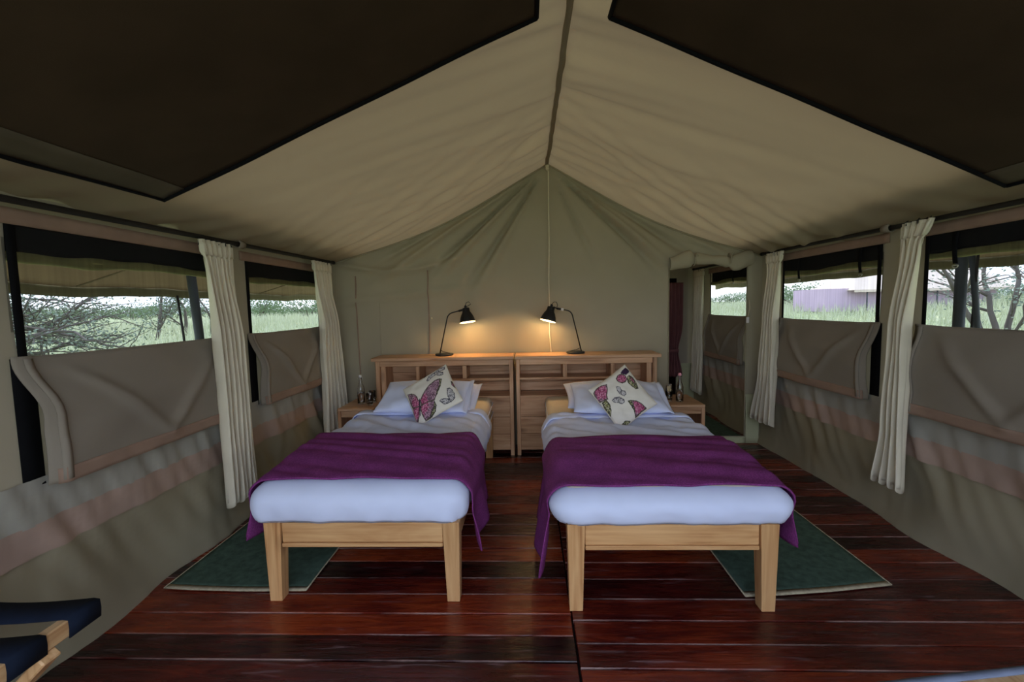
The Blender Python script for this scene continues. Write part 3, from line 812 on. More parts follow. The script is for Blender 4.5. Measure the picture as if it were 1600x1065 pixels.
def drape_map(a, b, A, r, ztop, bulge=0, H=.2, maxdrop=None, foot=True):
    """flat cloth coordinates -> draped; a across (0 = middle), b along from the foot edge (b=0 at the end face)"""
    ox = max(0, abs(a)-(A-r)); sx = 1 if a > 0 else -1
    oy = max(0, r-b) if foot else 0
    e = math.hypot(ox, oy)
    bx = sx*min(abs(a), A-r); by = max(b, r) if foot else b
    if e < 1e-6: return bx, by, ztop, 0, 0, 0
    nx, ny = sx*ox/e, -oy/e
    q = r*PI/2
    if e < q: h = r*math.sin(e/r); dr = r*(1-math.cos(e/r))
    else: h = r; dr = r+(e-q)
    if maxdrop is not None and dr > maxdrop: dr = maxdrop
    h += bulge*math.sin(PI*min(1, dr/H))
    return bx+nx*h, by+ny*h, ztop-dr, dr, nx, ny
def bedding(cx, wid, y0, ztop, zrail, seed, label_d, label_t, label_m, hangs, ylen=1.27, throw=(.055, .64), headz=.60):
    A = wid/2
    # mattress
    mt = thing('mattress', label_m, 'mattress', (cx, y0, zrail))
    bm = bmesh.new(); bm_box(bm, -A+.03, A-.02, .035, 3.925-y0, 0.0, headz-zrail-.045, bev=.055, seg=4)
    o = mobj('ticking', bm, M['cream'], mt, True)
    for z in (.04, headz-zrail-.09):
        pp = []
        for (px, py) in ((-A+.03, .09), (-A+.03, 3.86-y0), (-A+.09, 3.925-y0), (A-.07, 3.925-y0), (A-.01, 3.86-y0), (A-.01, .09)):
            pp.append((px, py, z))
        tube('piping', pp, .005, M['white'], mt, 5)
    # duvet
    dv = thing('duvet', label_d, 'duvet', (cx, y0, ztop))
    Hd = ztop-zrail
    side_h = Hd+.045
    r = .075
    def duv(a, b):
        x, y, z, dr, nx, ny = drape_map(a, b, A, r, 0, .022, Hd, Hd+.045*abs(0) if False else None)
        lim = Hd-.004 if b < .12 else Hd+.04*smooth(.12, .3, b)
        if -z > lim: z = -lim
        top = smooth(.05, 0, dr)
        z += top*(.032*smooth(0, .5, b)+noise_wr(x, y, seed)*3.0*smooth(.64, .82, b)+.004*N(x*5, y*5, seed+9))
        k = (.006*N((x+y)*16, z*3, seed+3)+.010*N((x+y+z)*9, z*4, seed+2))*smooth(.03, .1, dr)
        x += nx*k*1.3; y += ny*k*1.3
        # diagonal soft creases
        z += top*.024*smooth(.65, .85, b)*N((x*1.0+y*1.6)*7, (x-y)*1.5, seed+6)
        if b > ylen-.05: z += .010*smooth(ylen-.05, ylen-.02, b)
        return Vector((x, y, z))
    na = A-r+r*PI/2+Hd+.03-r
    nb = r-(r*PI/2+Hd-r+.02)
    mobj('cover', grid(lsp(-na, na, 76), lsp(nb, ylen, 84), duv), M['white'], dv, True, .010, 0)
    # turned-down band of sheet at the head end of the duvet
    nb2 = A-r+r*PI/2+.10
    def td(a, b):
        x, y, z, dr, nx, ny = drape_map(a, b, A+.004, r, 0, .02, Hd, None)
        top = smooth(.05, 0, dr)
        z += top*(.040+.006*N(x*6, y*12, seed+1))+.008*math.sin(PI*(b-ylen+.10)/.14)
        return Vector((x, y, z))
    mobj('turned_down_sheet', grid(lsp(-nb2, nb2, 60), lsp(ylen-.09, ylen+.05, 7), td), M['white'], dv, True, .008, 0)
    # throw
    th = thing('throw', label_t, 'throw', (cx, y0, ztop))
    hl, hr = hangs
    q = A-r+r*PI/2
    aL, aR = q+hl-r, q+hr-r
    def thr(u, b):
        a = -aL+(aL+aR)*u
        x, y, z, dr, nx, ny = drape_map(a, b, A+.010, r+.006, 0, .018, Hd, None)
        top = smooth(.05, 0, dr)
        z += .014+top*(.037*smooth(0, .5, b)+.010*abs(N(x*4-y*3, y*7, seed+11))+.026*abs(N(x*2.0+y*9, y*2, seed+15)))
        fl = max(0, dr-.10)
        x += nx*(.012+.16*fl+.020*smooth(0, .2, fl)*math.sin(b*17+seed)); y += ny*.012
        y -= .10*fl*smooth(.5, .05, b)*(.6 if nx != 0 else 0)
        return Vector((x, y, z))
    mobj('cloth', grid(lsp(0, 1, 100), lsp(throw[0], throw[1], 40), thr), M['purple'], th, True, .006, 0)
    tube('edge_seam', [thr(u, throw[0]+.004)+Vector((0, -.004, .003)) for u in lsp(.01, .99, 60)], .0035, M['purple'], th, 5)
    return mt, dv, th
bed(-1.231, -.326, 1.93, 3.925, .378, 'wooden bed frame with tapered legs, the left one of two')
bedding(-.80, .98, 1.935, .548, .378, 1.3, 'white duvet covering the left bed, tucked at the foot', 'purple throw laid across the foot of the left bed', 'cream mattress on the left bed frame', (.31, .36), headz=.59)
bed(.155, 1.060, 1.87, 3.925, .396, 'wooden bed frame with tapered legs, the right one of two')
bedding(.615, 1.01, 1.875, .535, .394, 8.1, 'white duvet covering the right bed, tucked at the foot', 'purple throw laid across the foot of the right bed, long on its left', 'cream mattress on the right bed frame', (.44, .30), ylen=1.22, headz=.59)

# ------------------------------------------------------------------ pillows and cushions
def pillow_pts(Wd, Ht, T, seed, n=30, pinch=.55):
    def f(u, v, sgn):
        k = max(0, (1-u**2)*(1-v**2))
        t = T/2*k**.42
        # edges pull in between the corners
        x = u*Wd/2*(1-.05*(1-v*v)*abs(u)**6); y = v*Ht/2*(1-.07*(1-u*u)*abs(v)**6)
        t += (.022*N(x*6, y*6, seed+sgn)+.012*N(x*15+y*5, y*12, seed+sgn))*smooth(0, .3, k)
        return x, y, sgn*t
    V = []; F = []
    us = [math.sin(PI/2*q) for q in lsp(-1, 1, n)]
    for sgn in (1, -1):
        o = len(V)
        for u in us:
            for v in us:
                V.append(f(u, v, sgn))
        for i in range(n-1):
            for j in range(n-1):
                q = (o+i*n+j, o+(i+1)*n+j, o+(i+1)*n+j+1, o+i*n+j+1)
                F.append(q if sgn > 0 else q[::-1])
    return V, F
def pillow(bottom, top, Wd, T, label, seed, roll=0.0, group=None, yaw=0):
    """bottom/top: midpoints (x,y,z) of the lower front and upper back edges"""
    b, t_ = Vector(bottom), Vector(top); up = (t_-b); Ht = up.length; up.normalize()
    rt = Vector((math.cos(yaw), math.sin(yaw), math.tan(roll))); rt = (rt-up*rt.dot(up)).normalized(); n = rt.cross(up)
    c = (b+t_)/2
    t = thing('pillow', label, 'pillow', c, 0, group)
    V, F = pillow_pts(Wd, Ht, T, seed)
    mobj('pillowcase', ([rt*p[0]+up*p[1]+n*p[2] for p in V], F), M['white'], t, True)
    # flat hem of the pillowcase at the open end, standing past the filling
    def ear(v, k):
        y = v*Ht/2*(1.0+.03*k); x = Wd/2*(.90+.16*k)
        return rt*x+up*y+n*(.006*N(v*3, k, seed)+.018*math.sin(v*2.5)*k)
    mobj('open_hem', grid(lsp(-.97, .97, 20), lsp(0, 1, 6), ear), M['white'], t, True, .006)
    return t
pillow((-.79, 3.20, .60), (-.76, 3.62, .715), .72, .16, 'white pillow lying on the left bed, under the tilted one', 3)
pillow((-.79, 3.08, .612), (-.77, 3.44, .765), .66, .13, 'white pillow propped up behind the cushion on the left bed', 5, roll=.03)
pillow((.64, 3.20, .60), (.64, 3.62, .70), .72, .15, 'white pillow lying on the right bed, lower of the two', 7)
pillow((.635, 3.02, .61), (.645, 3.42, .735), .66, .13, 'white pillow behind the cushion on the right bed, upper of the two', 9, roll=.0)

CREAM = lin((226, 219, 208))
def in_poly(P, poly):
    x, y = P[:, 0], P[:, 1]; ins = np.zeros(len(P), bool); dist = np.full(len(P), 1e9)
    n = len(poly)
    for i in range(n):
        (x1, y1), (x2, y2) = poly[i], poly[(i+1) % n]
        c = ((y1 > y) != (y2 > y)); xi = (x2-x1)*(y-y1)/((y2-y1) if y2 != y1 else 1e-9)+x1
        ins ^= c & (x < xi)
        dx, dy = x2-x1, y2-y1; tt = np.clip(((x-x1)*dx+(y-y1)*dy)/(dx*dx+dy*dy+1e-9), 0, 1)
        dist = np.minimum(dist, np.hypot(x-x1-tt*dx, y-y1-tt*dy))
    return ins, dist
def cushion(corn, motif_frame, motifs, T, label, C, d1, d2):
    """diamond: corners top/bottom along d1, right/left along d2"""
    C, d1, d2 = Vector(C), Vector(d1), Vector(d2)
    nrm = d2.cross(d1).normalized()      # towards the viewer
    t = thing('cushion', label, 'cushion', C)
    n = 120
    us = lsp(-1, 1, n)
    V = []; F = []; P2 = []
    for s in us:
        for q in us:
            k = max(0, (1-s*s)*(1-q*q)); th = T/2*k**.45
            sc = 1-.045*((1-s*s)*abs(q)**8+(1-q*q)*abs(s)**8)
            a, b = (s+q)/2*sc, (s-q)/2*sc
            p = d1*a/2*1.0+d2*b/2
            V.append(p+nrm*(th+.008*N(a*4, b*4, T*50)*smooth(0, .4, k))); P2.append((b, a))
    for i in range(n-1):
        for j in range(n-1):
            F.append((i*n+j, i*n+j+1, (i+1)*n+j+1, (i+1)*n+j))
    P2 = np.array(P2)
    # print laid out on the cushion face (motif units)
    (ox, oy), (ux, uy), (vx, vy) = motif_frame
    Q = np.stack([ox+P2[:, 0]*ux/2+P2[:, 1]*vx/2, oy+P2[:, 0]*uy/2+P2[:, 1]*vy/2], 1)
    col = np.tile(np.array(CREAM), (len(Q), 1))
    spk = np.array([N(q[0]*.9, q[1]*.9, 1.5) for q in Q]); sp2 = np.array([N(q[0]*.35, q[1]*.35, 7) for q in Q])
    def L(c): return np.array(lin(c))
    for kind, poly, core in motifs:
        ins, d = in_poly(Q, poly)
        if kind == 'pink':
            dc = np.hypot(Q[:, 0]-core[0], Q[:, 1]-core[1])
            c = np.where((dc < 9+4*sp2)[:, None], L((192, 96, 136)), L((158, 120, 140)))
            c = np.where((spk > .12)[:, None], c*.42, c); c = np.where((spk < -.28)[:, None], c*.5+L((226, 190, 200))*.5, c)
            c = np.where((d < 1.3+.8*sp2)[:, None], L((84, 76, 68)), c)
        elif kind == 'olive':
            c = np.where((spk > .1)[:, None], L((70, 66, 70)), L((128, 128, 78))); c = np.where((spk < -.25)[:, None], L((196, 192, 160)), c)
            c = np.where((d < 1.0)[:, None], L((66, 64, 52)), c)
        elif kind == 'grey':
            c = np.where((d < .9+.6*sp2)[:, None], L((66, 64, 74)), L((196, 190, 190))); c = np.where((spk > .18)[:, None], L((92, 88, 96)), c)
        else:
            c = np.tile(L((62, 44, 70)), (len(Q), 1))
        col[ins] = c[ins]
    o = mobj('printed_front', (V, F), M['cushion'], t, True)
    at = o.data.color_attributes.new('print', 'FLOAT_COLOR', 'POINT')
    at.data.foreach_set('color', np.concatenate([col, np.ones((len(col), 1))], 1).ravel().astype(np.float32))
    nb = 24; us = lsp(-1, 1, nb)
    V = []
    for s in us:
        for q in us:
            k = max(0, (1-s*s)*(1-q*q)); th = T/2*k**.45; sc = 1-.045*((1-s*s)*abs(q)**8+(1-q*q)*abs(s)**8)
            V.append(d1*(s+q)/4*sc+d2*(s-q)/4*sc-nrm*(th*.8))
    mobj('back', (V, [(i*nb+j, (i+1)*nb+j, (i+1)*nb+j+1, i*nb+j+1) for i in range(nb-1) for j in range(nb-1)]), M['cushion_back'], t, True)
    seam = []
    for s, q in [(-1, v) for v in lsp(-1, 1, 12)]+[(v, 1) for v in lsp(-1, 1, 12)[1:]]+[(1, v) for v in lsp(1, -1, 12)[1:]]+[(v, -1) for v in lsp(1, -1, 12)[1:]]:
        sc = 1-.045*((1-s*s)*abs(q)**8+(1-q*q)*abs(s)**8)
        seam.append(d1*(s+q)/4*sc+d2*(s-q)/4*sc)
    tube('seam', seam, .004, M['cushion_back'], t, 5)
    return t
def mot(sc, ox, oy, lst):
    return [(k, [(ox+x/sc, oy+y/sc) for x, y in p], (ox+c[0]/sc, oy+c[1]/sc) if c else None) for k, p, c in lst]
motL = mot(8.195, 590, 550, [
    ('pink', [(605, 590), (625, 540), (655, 490), (700, 440), (760, 388), (815, 366), (850, 368), (848, 440), (820, 520), (795, 575), (790, 590), (620, 640)], (630, 590)),
    ('olive', [(815, 366), (850, 368), (848, 440), (820, 520), (795, 570), (800, 510), (825, 440)], None),
    ('pink', [(612, 640), (700, 600), (780, 590), (812, 640), (800, 690), (760, 725), (715, 755), (670, 775), (640, 730), (620, 690)], (640, 650)),
    ('olive', [(780, 590), (812, 640), (800, 690), (760, 725), (715, 755), (745, 700), (775, 650)], None),
    ('pink', [(595, 600), (560, 550), (520, 522), (470, 508), (412, 510), (440, 560), (475, 620), (505, 660), (600, 660)], (570, 610)),
    ('pink', [(600, 640), (540, 650), (505, 660), (520, 720), (545, 780), (570, 832), (590, 780), (608, 725)], (580, 680)),
    ('dark', [(590, 580), (600, 570), (608, 600), (622, 735), (612, 738), (598, 640)], None),
    ('grey', [(920, 470), (950, 460), (985, 480), (1015, 520), (1020, 560), (990, 592), (945, 572), (928, 530)], None),
    ('grey', [(945, 572), (985, 595), (940, 615), (895, 627), (842, 600), (865, 580), (910, 568)], None),
    ('grey', [(650, 380), (670, 335), (715, 305), (745, 285), (765, 320), (720, 350), (690, 385), (665, 392)], None),
    ('grey', [(745, 285), (775, 245), (810, 225), (855, 215), (862, 255), (820, 275), (770, 300)], None),
    ('grey', [(765, 305), (810, 285), (850, 285), (858, 320), (815, 332), (775, 325)], None),
    ('pink', [(948, 380), (970, 380), (1018, 458), (990, 445), (965, 425)], (980, 410)),
    ('grey', [(592, 340), (620, 318), (640, 330), (610, 350)], None)])
motR = mot(8.194, 880, 550, [
    ('pink', [(402, 512), (440, 470), (500, 440), (580, 425), (582, 490), (565, 545), (575, 590), (520, 605), (460, 615), (425, 560)], (500, 510)),
    ('olive', [(495, 615), (550, 597), (590, 640), (602, 700), (590, 785), (560, 740), (525, 670)], None),
    ('dark', [(770, 300), (800, 265), (850, 225), (900, 255), (880, 290), (840, 320), (800, 310)], None),
    ('pink', [(698, 370), (730, 325), (780, 305), (830, 322), (845, 370), (815, 410), (770, 425), (725, 410)], (770, 365)),
    ('olive', [(850, 340), (880, 320), (925, 345), (955, 400), (972, 470), (935, 482), (880, 450), (838, 405)], None),
    ('pink', [(870, 330), (905, 340), (935, 380), (945, 430), (910, 410), (885, 375)], (910, 380)),
    ('grey', [(685, 458), (730, 462), (755, 500), (722, 542), (692, 505)], None),
    ('grey', [(755, 500), (795, 508), (802, 540), (775, 562), (728, 545)], None),
    ('grey', [(718, 565), (690, 632), (640, 625), (615, 605), (650, 575)], None),
    ('grey', [(725, 570), (768, 598), (770, 625), (735, 642), (692, 632)], None),
    ('pink', [(806, 608), (850, 598), (920, 603), (985, 625), (1048, 665), (985, 700), (930, 740), (890, 768), (872, 700), (840, 650)], (950, 650)),
    ('olive', [(806, 608), (850, 598), (880, 640), (890, 690), (890, 768), (872, 700), (840, 650)], None),
    ('olive', [(698, 880), (712, 830), (760, 798), (828, 795), (800, 840), (745, 885)], None),
    ('pink', [(635, 850), (675, 838), (705, 880), (670, 892)], (670, 865))])
cushion(None, ((677.5, 612), (94, 16), (34, -78)), motL, .10, 'cushion with one large pink butterfly, on the left bed', (-.675, 3.05, .74), (.150, .27, .385), (.45, -.16, -.050))
cushion(None, ((974, 616), (102, 16), (19.6, -86)), motR, .10, 'cushion with several small butterflies, on the right bed', (.625, 2.97, .725), (.085, .26, .395), (.44, -.057, -.085))

# ------------------------------------------------------------------ desk lamps
def desk_lamp(bx, by, zb, stem, neck, mouth, label, tab=False):
    t = thing('desk_lamp', label, 'lamp', (bx, by, zb))
    O = Vector((bx, by, zb))
    lathe('base', [(0, 0), (.078, 0), (.083, .004), (.083, .014), (.078, .018), (0, .018)], M['lampgrey'], t, 32)
    sp_ = [Vector(p)-O for p in stem]
    # smooth the stem with a small bend radius
    pts = []
    for i, p in enumerate(sp_):
        if 0 < i < len(sp_)-1:
            a, b = sp_[i-1], sp_[i+1]; d = min(.045, (p-a).length*.4, (b-p).length*.4)
            p1 = p+(a-p).normalized()*d; p2 = p+(b-p).normalized()*d
            for k in range(6):
                q = k/5; pts.append(p1*(1-q)**2+p*2*q*(1-q)+p2*q*q)
        else: pts.append(p)
    tube('stem', pts, .0055, M['iron'], t, 8)
    low = sp_[0]+(sp_[1]-sp_[0])*.11
    sgn = -1 if sp_[0].x > 0 else 1
    tube('stay_wire', [low, Vector((low.x*.3, low.y, .035)), Vector((sgn*.055, sp_[0].y, .018))], .003, M['iron'], t, 6)
    j = sp_[-1]
    tube('joint', [j-(sp_[-1]-sp_[-2]).normalized()*.045, j], .010, M['iron'], t, 8)
    if tab: tube('white_tape', [sp_[-1]-(sp_[-1]-sp_[-2]).normalized()*.062, sp_[-1]-(sp_[-1]-sp_[-2]).normalized()*.038], .0115, M['capwhite'], t, 8)
    nk, mo = Vector(neck)-O+Vector((0, .006, 0)), Vector(mouth)-O+Vector((0, -.010, 0))
    ax = (nk-mo); Ln = ax.length
    prof = [(.071, 0), (.070, .010), (.064, .035), (.052, .065), (.038, .088), (.034, Ln*.80), (.034, Ln*.93), (.030, Ln*.97), (.016, Ln), (.0, Ln)]
    sh = lathe('lamp_shade', prof, M['iron'], t, 32, ax, mo)
    lathe('shade_lining', [(.070, -.003), (.0705, .0), (.067, .010), (.061, .034), (.049, .063), (.035, .086), (.030, .10), (0, .101)], M['shade_in'], sh, 32, ax, mo)
    axn = ax.normalized()
    lathe('bulb', [(0, .012), (.014, .016), (.022, .032), (.022, .046), (.014, .066), (.011, .085), (0, .086)], M['bulb'], sh, 16, ax, mo)
    side = Vector((0, 1, 0)).cross(axn).normalized()
    top = nk
    tube('bracket', [j, j+(top-j)*.5+Vector((0, 0, .004)), top-axn*.02], .006, M['iron'], t, 6)
    lathe('switch', [(0, 0), (.012, 0), (.012, .016), (.006, .024), (0, .024)], M['iron'], t, 12, ax, top-axn*.002)
    tube('lamp_cord', [top+axn*.02, top+axn*.045+side*.012, top+axn*.05+side*.035, top+axn*.025+side*.052, j+Vector((0, .004, .010))], .003, M['iron'], t, 6)
    ld = bpy.data.lights.new('lamp_glow', 'POINT'); ld.energy = 0.7; ld.color = (1, .72, .36); ld.shadow_soft_size = .018
    lo = bpy.data.objects.new('lamp_glow', ld); COL.objects.link(lo); lo.parent = t; lo.location = mo-axn*.004
    return t
LY = 4.06; k_ = LY/4.02
def at(x, z): return (x*k_, LY, 1.35+(z-1.35)*k_)
desk_lamp(-.766*k_, LY, .906, [(-.808*k_, LY, .915), at(-.721, 1.288), at(-.580, 1.322)], at(-.560, 1.34), at(-.543, 1.212), 'black metal desk lamp with lit shade on the left headboard')
desk_lamp(.427*k_, LY, .906, [(.480*k_, LY, .915), at(.393, 1.290), at(.262, 1.316)], at(.214, 1.335), at(.181, 1.209), 'black metal desk lamp with lit shade on the right headboard, before the white cord', tab=True)
# white cord from the peak
tag(tube('hanging_cord', [(RX-.003, YB-.05, RZ-.055)]+[(RX-.003+.01*(1-s)-.0+.006*N(s*4, 2), YB-.06, RZ-.06+(1.02-RZ)*s) for s in lsp(.02, .92, 18)]+[(RX+.01, YB-.05, .93), (RX+.014, YB-.035, .70)], .0055, M['cord'], None, 6), 'thin white cord hanging from the tent peak down behind the right lamp', 'cord')
kn = lathe('cord_knot', [(0, -.03), (.012, -.025), (.018, -.01), (.014, 0), (.019, .012), (.010, .028), (0, .03)], M['cord'], None, 10, loc=(RX-.003, YB-.05, RZ-.05))
tag(kn, 'knotted cord end at the peak of the tent gable', 'knot')

# ------------------------------------------------------------------ bottles and tumblers
def bottle(x, y, z, cap, label, s=1.0):
    t = thing('water_bottle', label, 'bottle', (x, y, z))
    o = [(.0, 0), (.030, 0), (.0325, .004), (.0325, .125), (.030, .145), (.020, .172), (.0135, .192), (.0125, .222), (.0145, .224), (.0145, .232), (.011, .234)]
    i = [(.0095, .232), (.0095, .20), (.0165, .172), (.026, .145), (.0285, .125), (.0285, .008), (0, .006)]
    lathe('glass_body', [(r*s, h*s) for r, h in o+i], M['glass'], t, 28)
    lathe('water', [(0, .0072*s), (.0279*s, .0085*s), (.0279*s, .10*s), (0, .10*s)], M['water'], t, 28)
    lathe('stopper', [(0, .228*s), (.009*s, .229*s), (.009*s, .234*s), (.013*s, .236*s), (.0135*s, .250*s), (.010*s, .257*s), (0, .258*s)], cap, t, 16)
    for sg in (-1, 1):
        tube('wire_bail', [(sg*.0145*s, 0, .205*s), (sg*.019*s, 0, .225*s), (sg*.015*s, 0, .244*s)], .0015, M['steel'], t, 5)
    return t
def tumbler(x, y, z, label, h=.105, r=.031, up=True):
    t = thing('tumbler', label, 'glass', (x, y, z))
    o = [(0, 0), (r*.82, 0), (r*.86, .003), (r, h), (r-.002, h+.001), (r-.0028, h), (r*.78, .012), (0, .011)]
    if not up: o = [(a, h-b) for a, b in o][::-1]
    lathe('glass_cup', o, M['glass'], t, 28)
    return t
bottle(-1.492, 3.86, .5085, M['capwhite'], 'clear glass water bottle with white stopper on the left bedside table')
tumbler(-1.395, 3.80, .5085, 'glass tumbler on the left bedside table, nearest the bed')
tumbler(-1.405, 3.90, .5085, 'glass tumbler half behind another one on the left bedside table')
bottle(1.283, 3.80, .5055, M['cappink'], 'clear glass water bottle with pink stopper on the right bedside table', .95)
tumbler(1.203, 3.83, .5055, 'glass tumbler beside the pink-topped bottle, lower of a stacked pair', h=.085)
tumbler(1.203, 3.83, .591, 'glass tumbler turned over on top of another glass by the pink-topped bottle', h=.060, r=.028, up=False)

# ------------------------------------------------------------------ rugs
def rug(q, label):
    c = sum((Vector((*p, 0)) for p in q), Vector())/4
    t = thing('rug', label, 'rug', c)
    P = [Vector((*p, 0))-c for p in q]
    def f(u, v, z): 
        p = P[0]*(1-u)*(1-v)+P[1]*u*(1-v)+P[2]*u*v+P[3]*(1-u)*v
        p.y += -.010*math.sin(PI*u)*(1-v)
        return Vector((p.x, p.y, z+.0015*N(p.x*6, p.y*6, 3)))
    mobj('pile', grid(lsp(.0, 1, 24), lsp(.012, .988, 30), lambda u, v: f(u, v, .007)), M['rug'], t, True, .006, 0)
    for v in (0, .975):
        mobj('end_binding', grid(lsp(0, 1, 24), [v, v+.0125, v+.025], lambda u, vv: f(u, vv, .0085)), M['rug_edge'], t, True, .006, 0)
    for u in (0, 1):
        tube('side_cord', [f(u, v, .009) for v in lsp(0, 1, 20)], .004, M['rug_edge'], t, 6)
    return t
rug([(-1.80, 2.015), (-1.088, 2.0), (-1.095, 3.15), (-1.80, 3.15)], 'dark green rug by the left wall, half under the left bed')
rug([(.970, 1.965), (1.683, 2.052), (1.682, 3.2), (.965, 3.2)], 'dark green rug half under the right bed')

# ------------------------------------------------------------------ luggage rack and stool at the near edge
def bar(name, a, b, w, h, mat, parent, up=(0, 0, 1), bev=.004):
    a, b = Vector(a), Vector(b); d = (b-a).normalized(); s = d.cross(Vector(up)).normalized(); u = s.cross(d)
    pts = []
    for p in (a, b):
        pts.append([p-s*w/2-u*h/2, p+s*w/2-u*h/2, p+s*w/2+u*h/2, p-s*w/2+u*h/2])
    return hexa(name, [pts[0][0], pts[0][1], pts[1][1], pts[1][0], pts[0][3], pts[0][2], pts[1][2], pts[1][3]], mat, parent, bev)
rk = thing('luggage_rack', 'folding wooden luggage rack with navy straps in the bottom left corner', 'luggage rack', (-1.56, .9, 0))
O = Vector((-1.56, .9, 0))
zr = .475
bar('rail', Vector((-1.315, .62, zr))-O, Vector((-1.315, 1.232, zr))-O, .032, .048, M['rack_y'], rk)
bar('rail', Vector((-1.79, .62, zr))-O, Vector((-1.79, 1.232, zr))-O, .032, .048, M['rack_y'], rk)
for yy in (.70, 1.06):
    bar('leg', Vector((-1.297, yy+.02, zr-.034))-O, Vector((-1.735, yy+.02, .004))-O, .028, .048, M['rack_z'], rk, up=(0, 1, 0))
    bar('leg', Vector((-1.787, yy+.054, zr-.026))-O, Vector((-1.27, yy+.054, .004))-O, .026, .044, M['rack_z'], rk, up=(0, 1, 0))
    tube('pivot', [Vector((-1.553, yy-.02, .24))-O, Vector((-1.553, yy+.05, .24))-O], .006, M['iron'], rk, 8)
bar('stretcher', Vector((-1.70, .70, .08))-O, Vector((-1.70, 1.06, .08))-O, .02, .035, M['rack_y'], rk)
bar('stretcher', Vector((-1.41, .732, .08))-O, Vector((-1.41, 1.092, .08))-O, .02, .035, M['rack_y'], rk)
for yy in (.70, .865, 1.03, 1.18):
    hw = .046
    def sec(s, v):
        # path: under the right rail, round it, across with a sag, round the left rail
        L_ = []
        return None
    path = [(-1.297, zr-.028), (-1.294, zr), (-1.296, zr+.026), (-1.315, zr+.0285), (-1.335, zr+.026)]
    path += [(-1.335-.435*k/12, zr+.026-.014*math.sin(PI*k/12)) for k in range(1, 12)]
    path += [(-1.770, zr+.026), (-1.79, zr+.0285), (-1.809, zr+.026), (-1.811, zr), (-1.808, zr-.028)]
    V = []; F = []
    for (px, pz) in path:
        for q in (-hw, 0, hw): V.append(Vector((px, yy+q, pz))-O)
    for i in range(len(path)-1):
        for j in range(2): F.append((i*3+j, (i+1)*3+j, (i+1)*3+j+1, i*3+j+1))
    mobj('strap', (V, F), M['navy'], rk, True, .003, 1)

st = thing('folding_stool', 'wooden folding seat with blue grey canvas edge in the bottom right corner', 'stool', (1.0, .80, 0))
O = Vector((1.0, .80, 0))
a0, b0 = Vector((.56, .937, .482))-O, Vector((1.40, 1.052, .482))-O
dv_ = (b0-a0).normalized(); pv = Vector((dv_.y, -dv_.x, 0))
bar('rail', a0+pv*.045, b0+pv*.045, .045, .03, M['rack_y'], st)
bar('rail', a0+pv*.40, b0+pv*.40, .045, .03, M['rack_y'], st)
V = []; F = []
for q in lsp(0, 1, 18):
    p = a0.lerp(b0, q)
    for k, (o_, z_) in enumerate(((.020, -.020), (.006, -.016), (.0, .0), (.004, .012), (.016, .019), (.030, .018))): V.append(p+pv*o_+Vector((0, 0, z_+.002*N(q*9, k))))
for i in range(17):
    for j in range(5): F.append((i*6+j, (i+1)*6+j, (i+1)*6+j+1, i*6+j+1))
mobj('canvas_edge', (V, F), M['bluegrey'], st, True, .003, 1)
mobj('canvas_seat', grid(lsp(.02, .98, 14), lsp(.075, .37, 8), lambda q, o_: a0.lerp(b0, q)+pv*o_+Vector((0, 0, -.012-.03*math.sin(PI*(o_-.075)/.295)))), M['bluegrey'], st, True, .003)
for q in (.12, .88):
    p1 = a0.lerp(b0, q)+pv*.045; p2 = a0.lerp(b0, q)+pv*.40
    bar('leg', p1+Vector((0, 0, -.016)), Vector((p2.x, p2.y, .004)), .026, .04, M['rack_z'], st, up=(1, 0, 0))
    bar('leg', p2+dv_*.03+Vector((0, 0, -.016)), Vector((p1.x, p1.y, .004))+dv_*.03, .026, .04, M['rack_z'], st, up=(1, 0, 0))

# ------------------------------------------------------------------ outside: flysheet, poles, ground, trees, tents
GZ = -.55
def awning(side, xw, zw, xe, ze, label):
    t = thing('flysheet', label, 'flysheet', ((xw+xe)/2, 3, ze))
    org = Vector(t.location)
    def P(u, y):
        x = xw+(xe-xw)*u; z = zw+(ze-zw)*u
        z += -.020*math.sin(PI*u)+.018*u*N(y*1.8, u*1.5, side)+.010*N(y*4, u*3, side+5)+.006*u*math.sin(y*5.2)*u
        return Vector((x, y, z))-org
    mobj('canvas', grid(lsp(0, 1, 16), lsp(-2, 8, 120), P), M['fly'], t, True, .003)
    def H(s, y):
        p = P(1, y); return p+Vector((side*.004+.004*N(y*6, s*3), 0, .012-.085*s))
    mobj('hem', grid(lsp(0, 1, 4), lsp(-2, 8, 120), H), M['fly_hem'], t, True, .003)
    for yy in (2.35, 3.05, 5.2):
        tube('seam', [P(u, yy)+Vector((0, 0, -.004)) for u in lsp(.02, .98, 14)], .007, M['fly'], t, 5)
    return t
awning(-1, -1.62, 2.06, -3.2, 1.555, 'brown flysheet awning outside the left windows')
awning(1, 1.95, 2.0, 3.3, 1.635, 'brown flysheet awning outside the right windows')
tag(tube('fly_pole', [(-2.49, 3.30, GZ), (-2.50, 3.30, 1.17), (-2.5, 3.255, 1.70)], .031, M['greypole'], None, 10), 'grey flysheet pole outside the left near window', 'pole')
tag(tube('guy_rope', [(-3.1, 3.862, 1.50), (-3.1, 3.9, 1.13), (-3.12, 4.0, GZ)], .010, M['pole'], None, 6), 'dark guy rope beside the grey pole outside the left window', 'rope')
tag(tube('fly_pole', [(2.75, 2.94, GZ), (2.75, 2.945, 1.80)], .031, M['greypole'], None, 10), 'thick grey flysheet pole outside the right near window', 'pole')
tag(tube('brace_strut', [(2.75, 2.895, 1.70), (2.75, 2.82, 1.14), (2.75, 2.66, GZ)], .016, M['greypole'], None, 8), 'slanting grey strut leaning beside the thick pole outside the right window', 'strut')
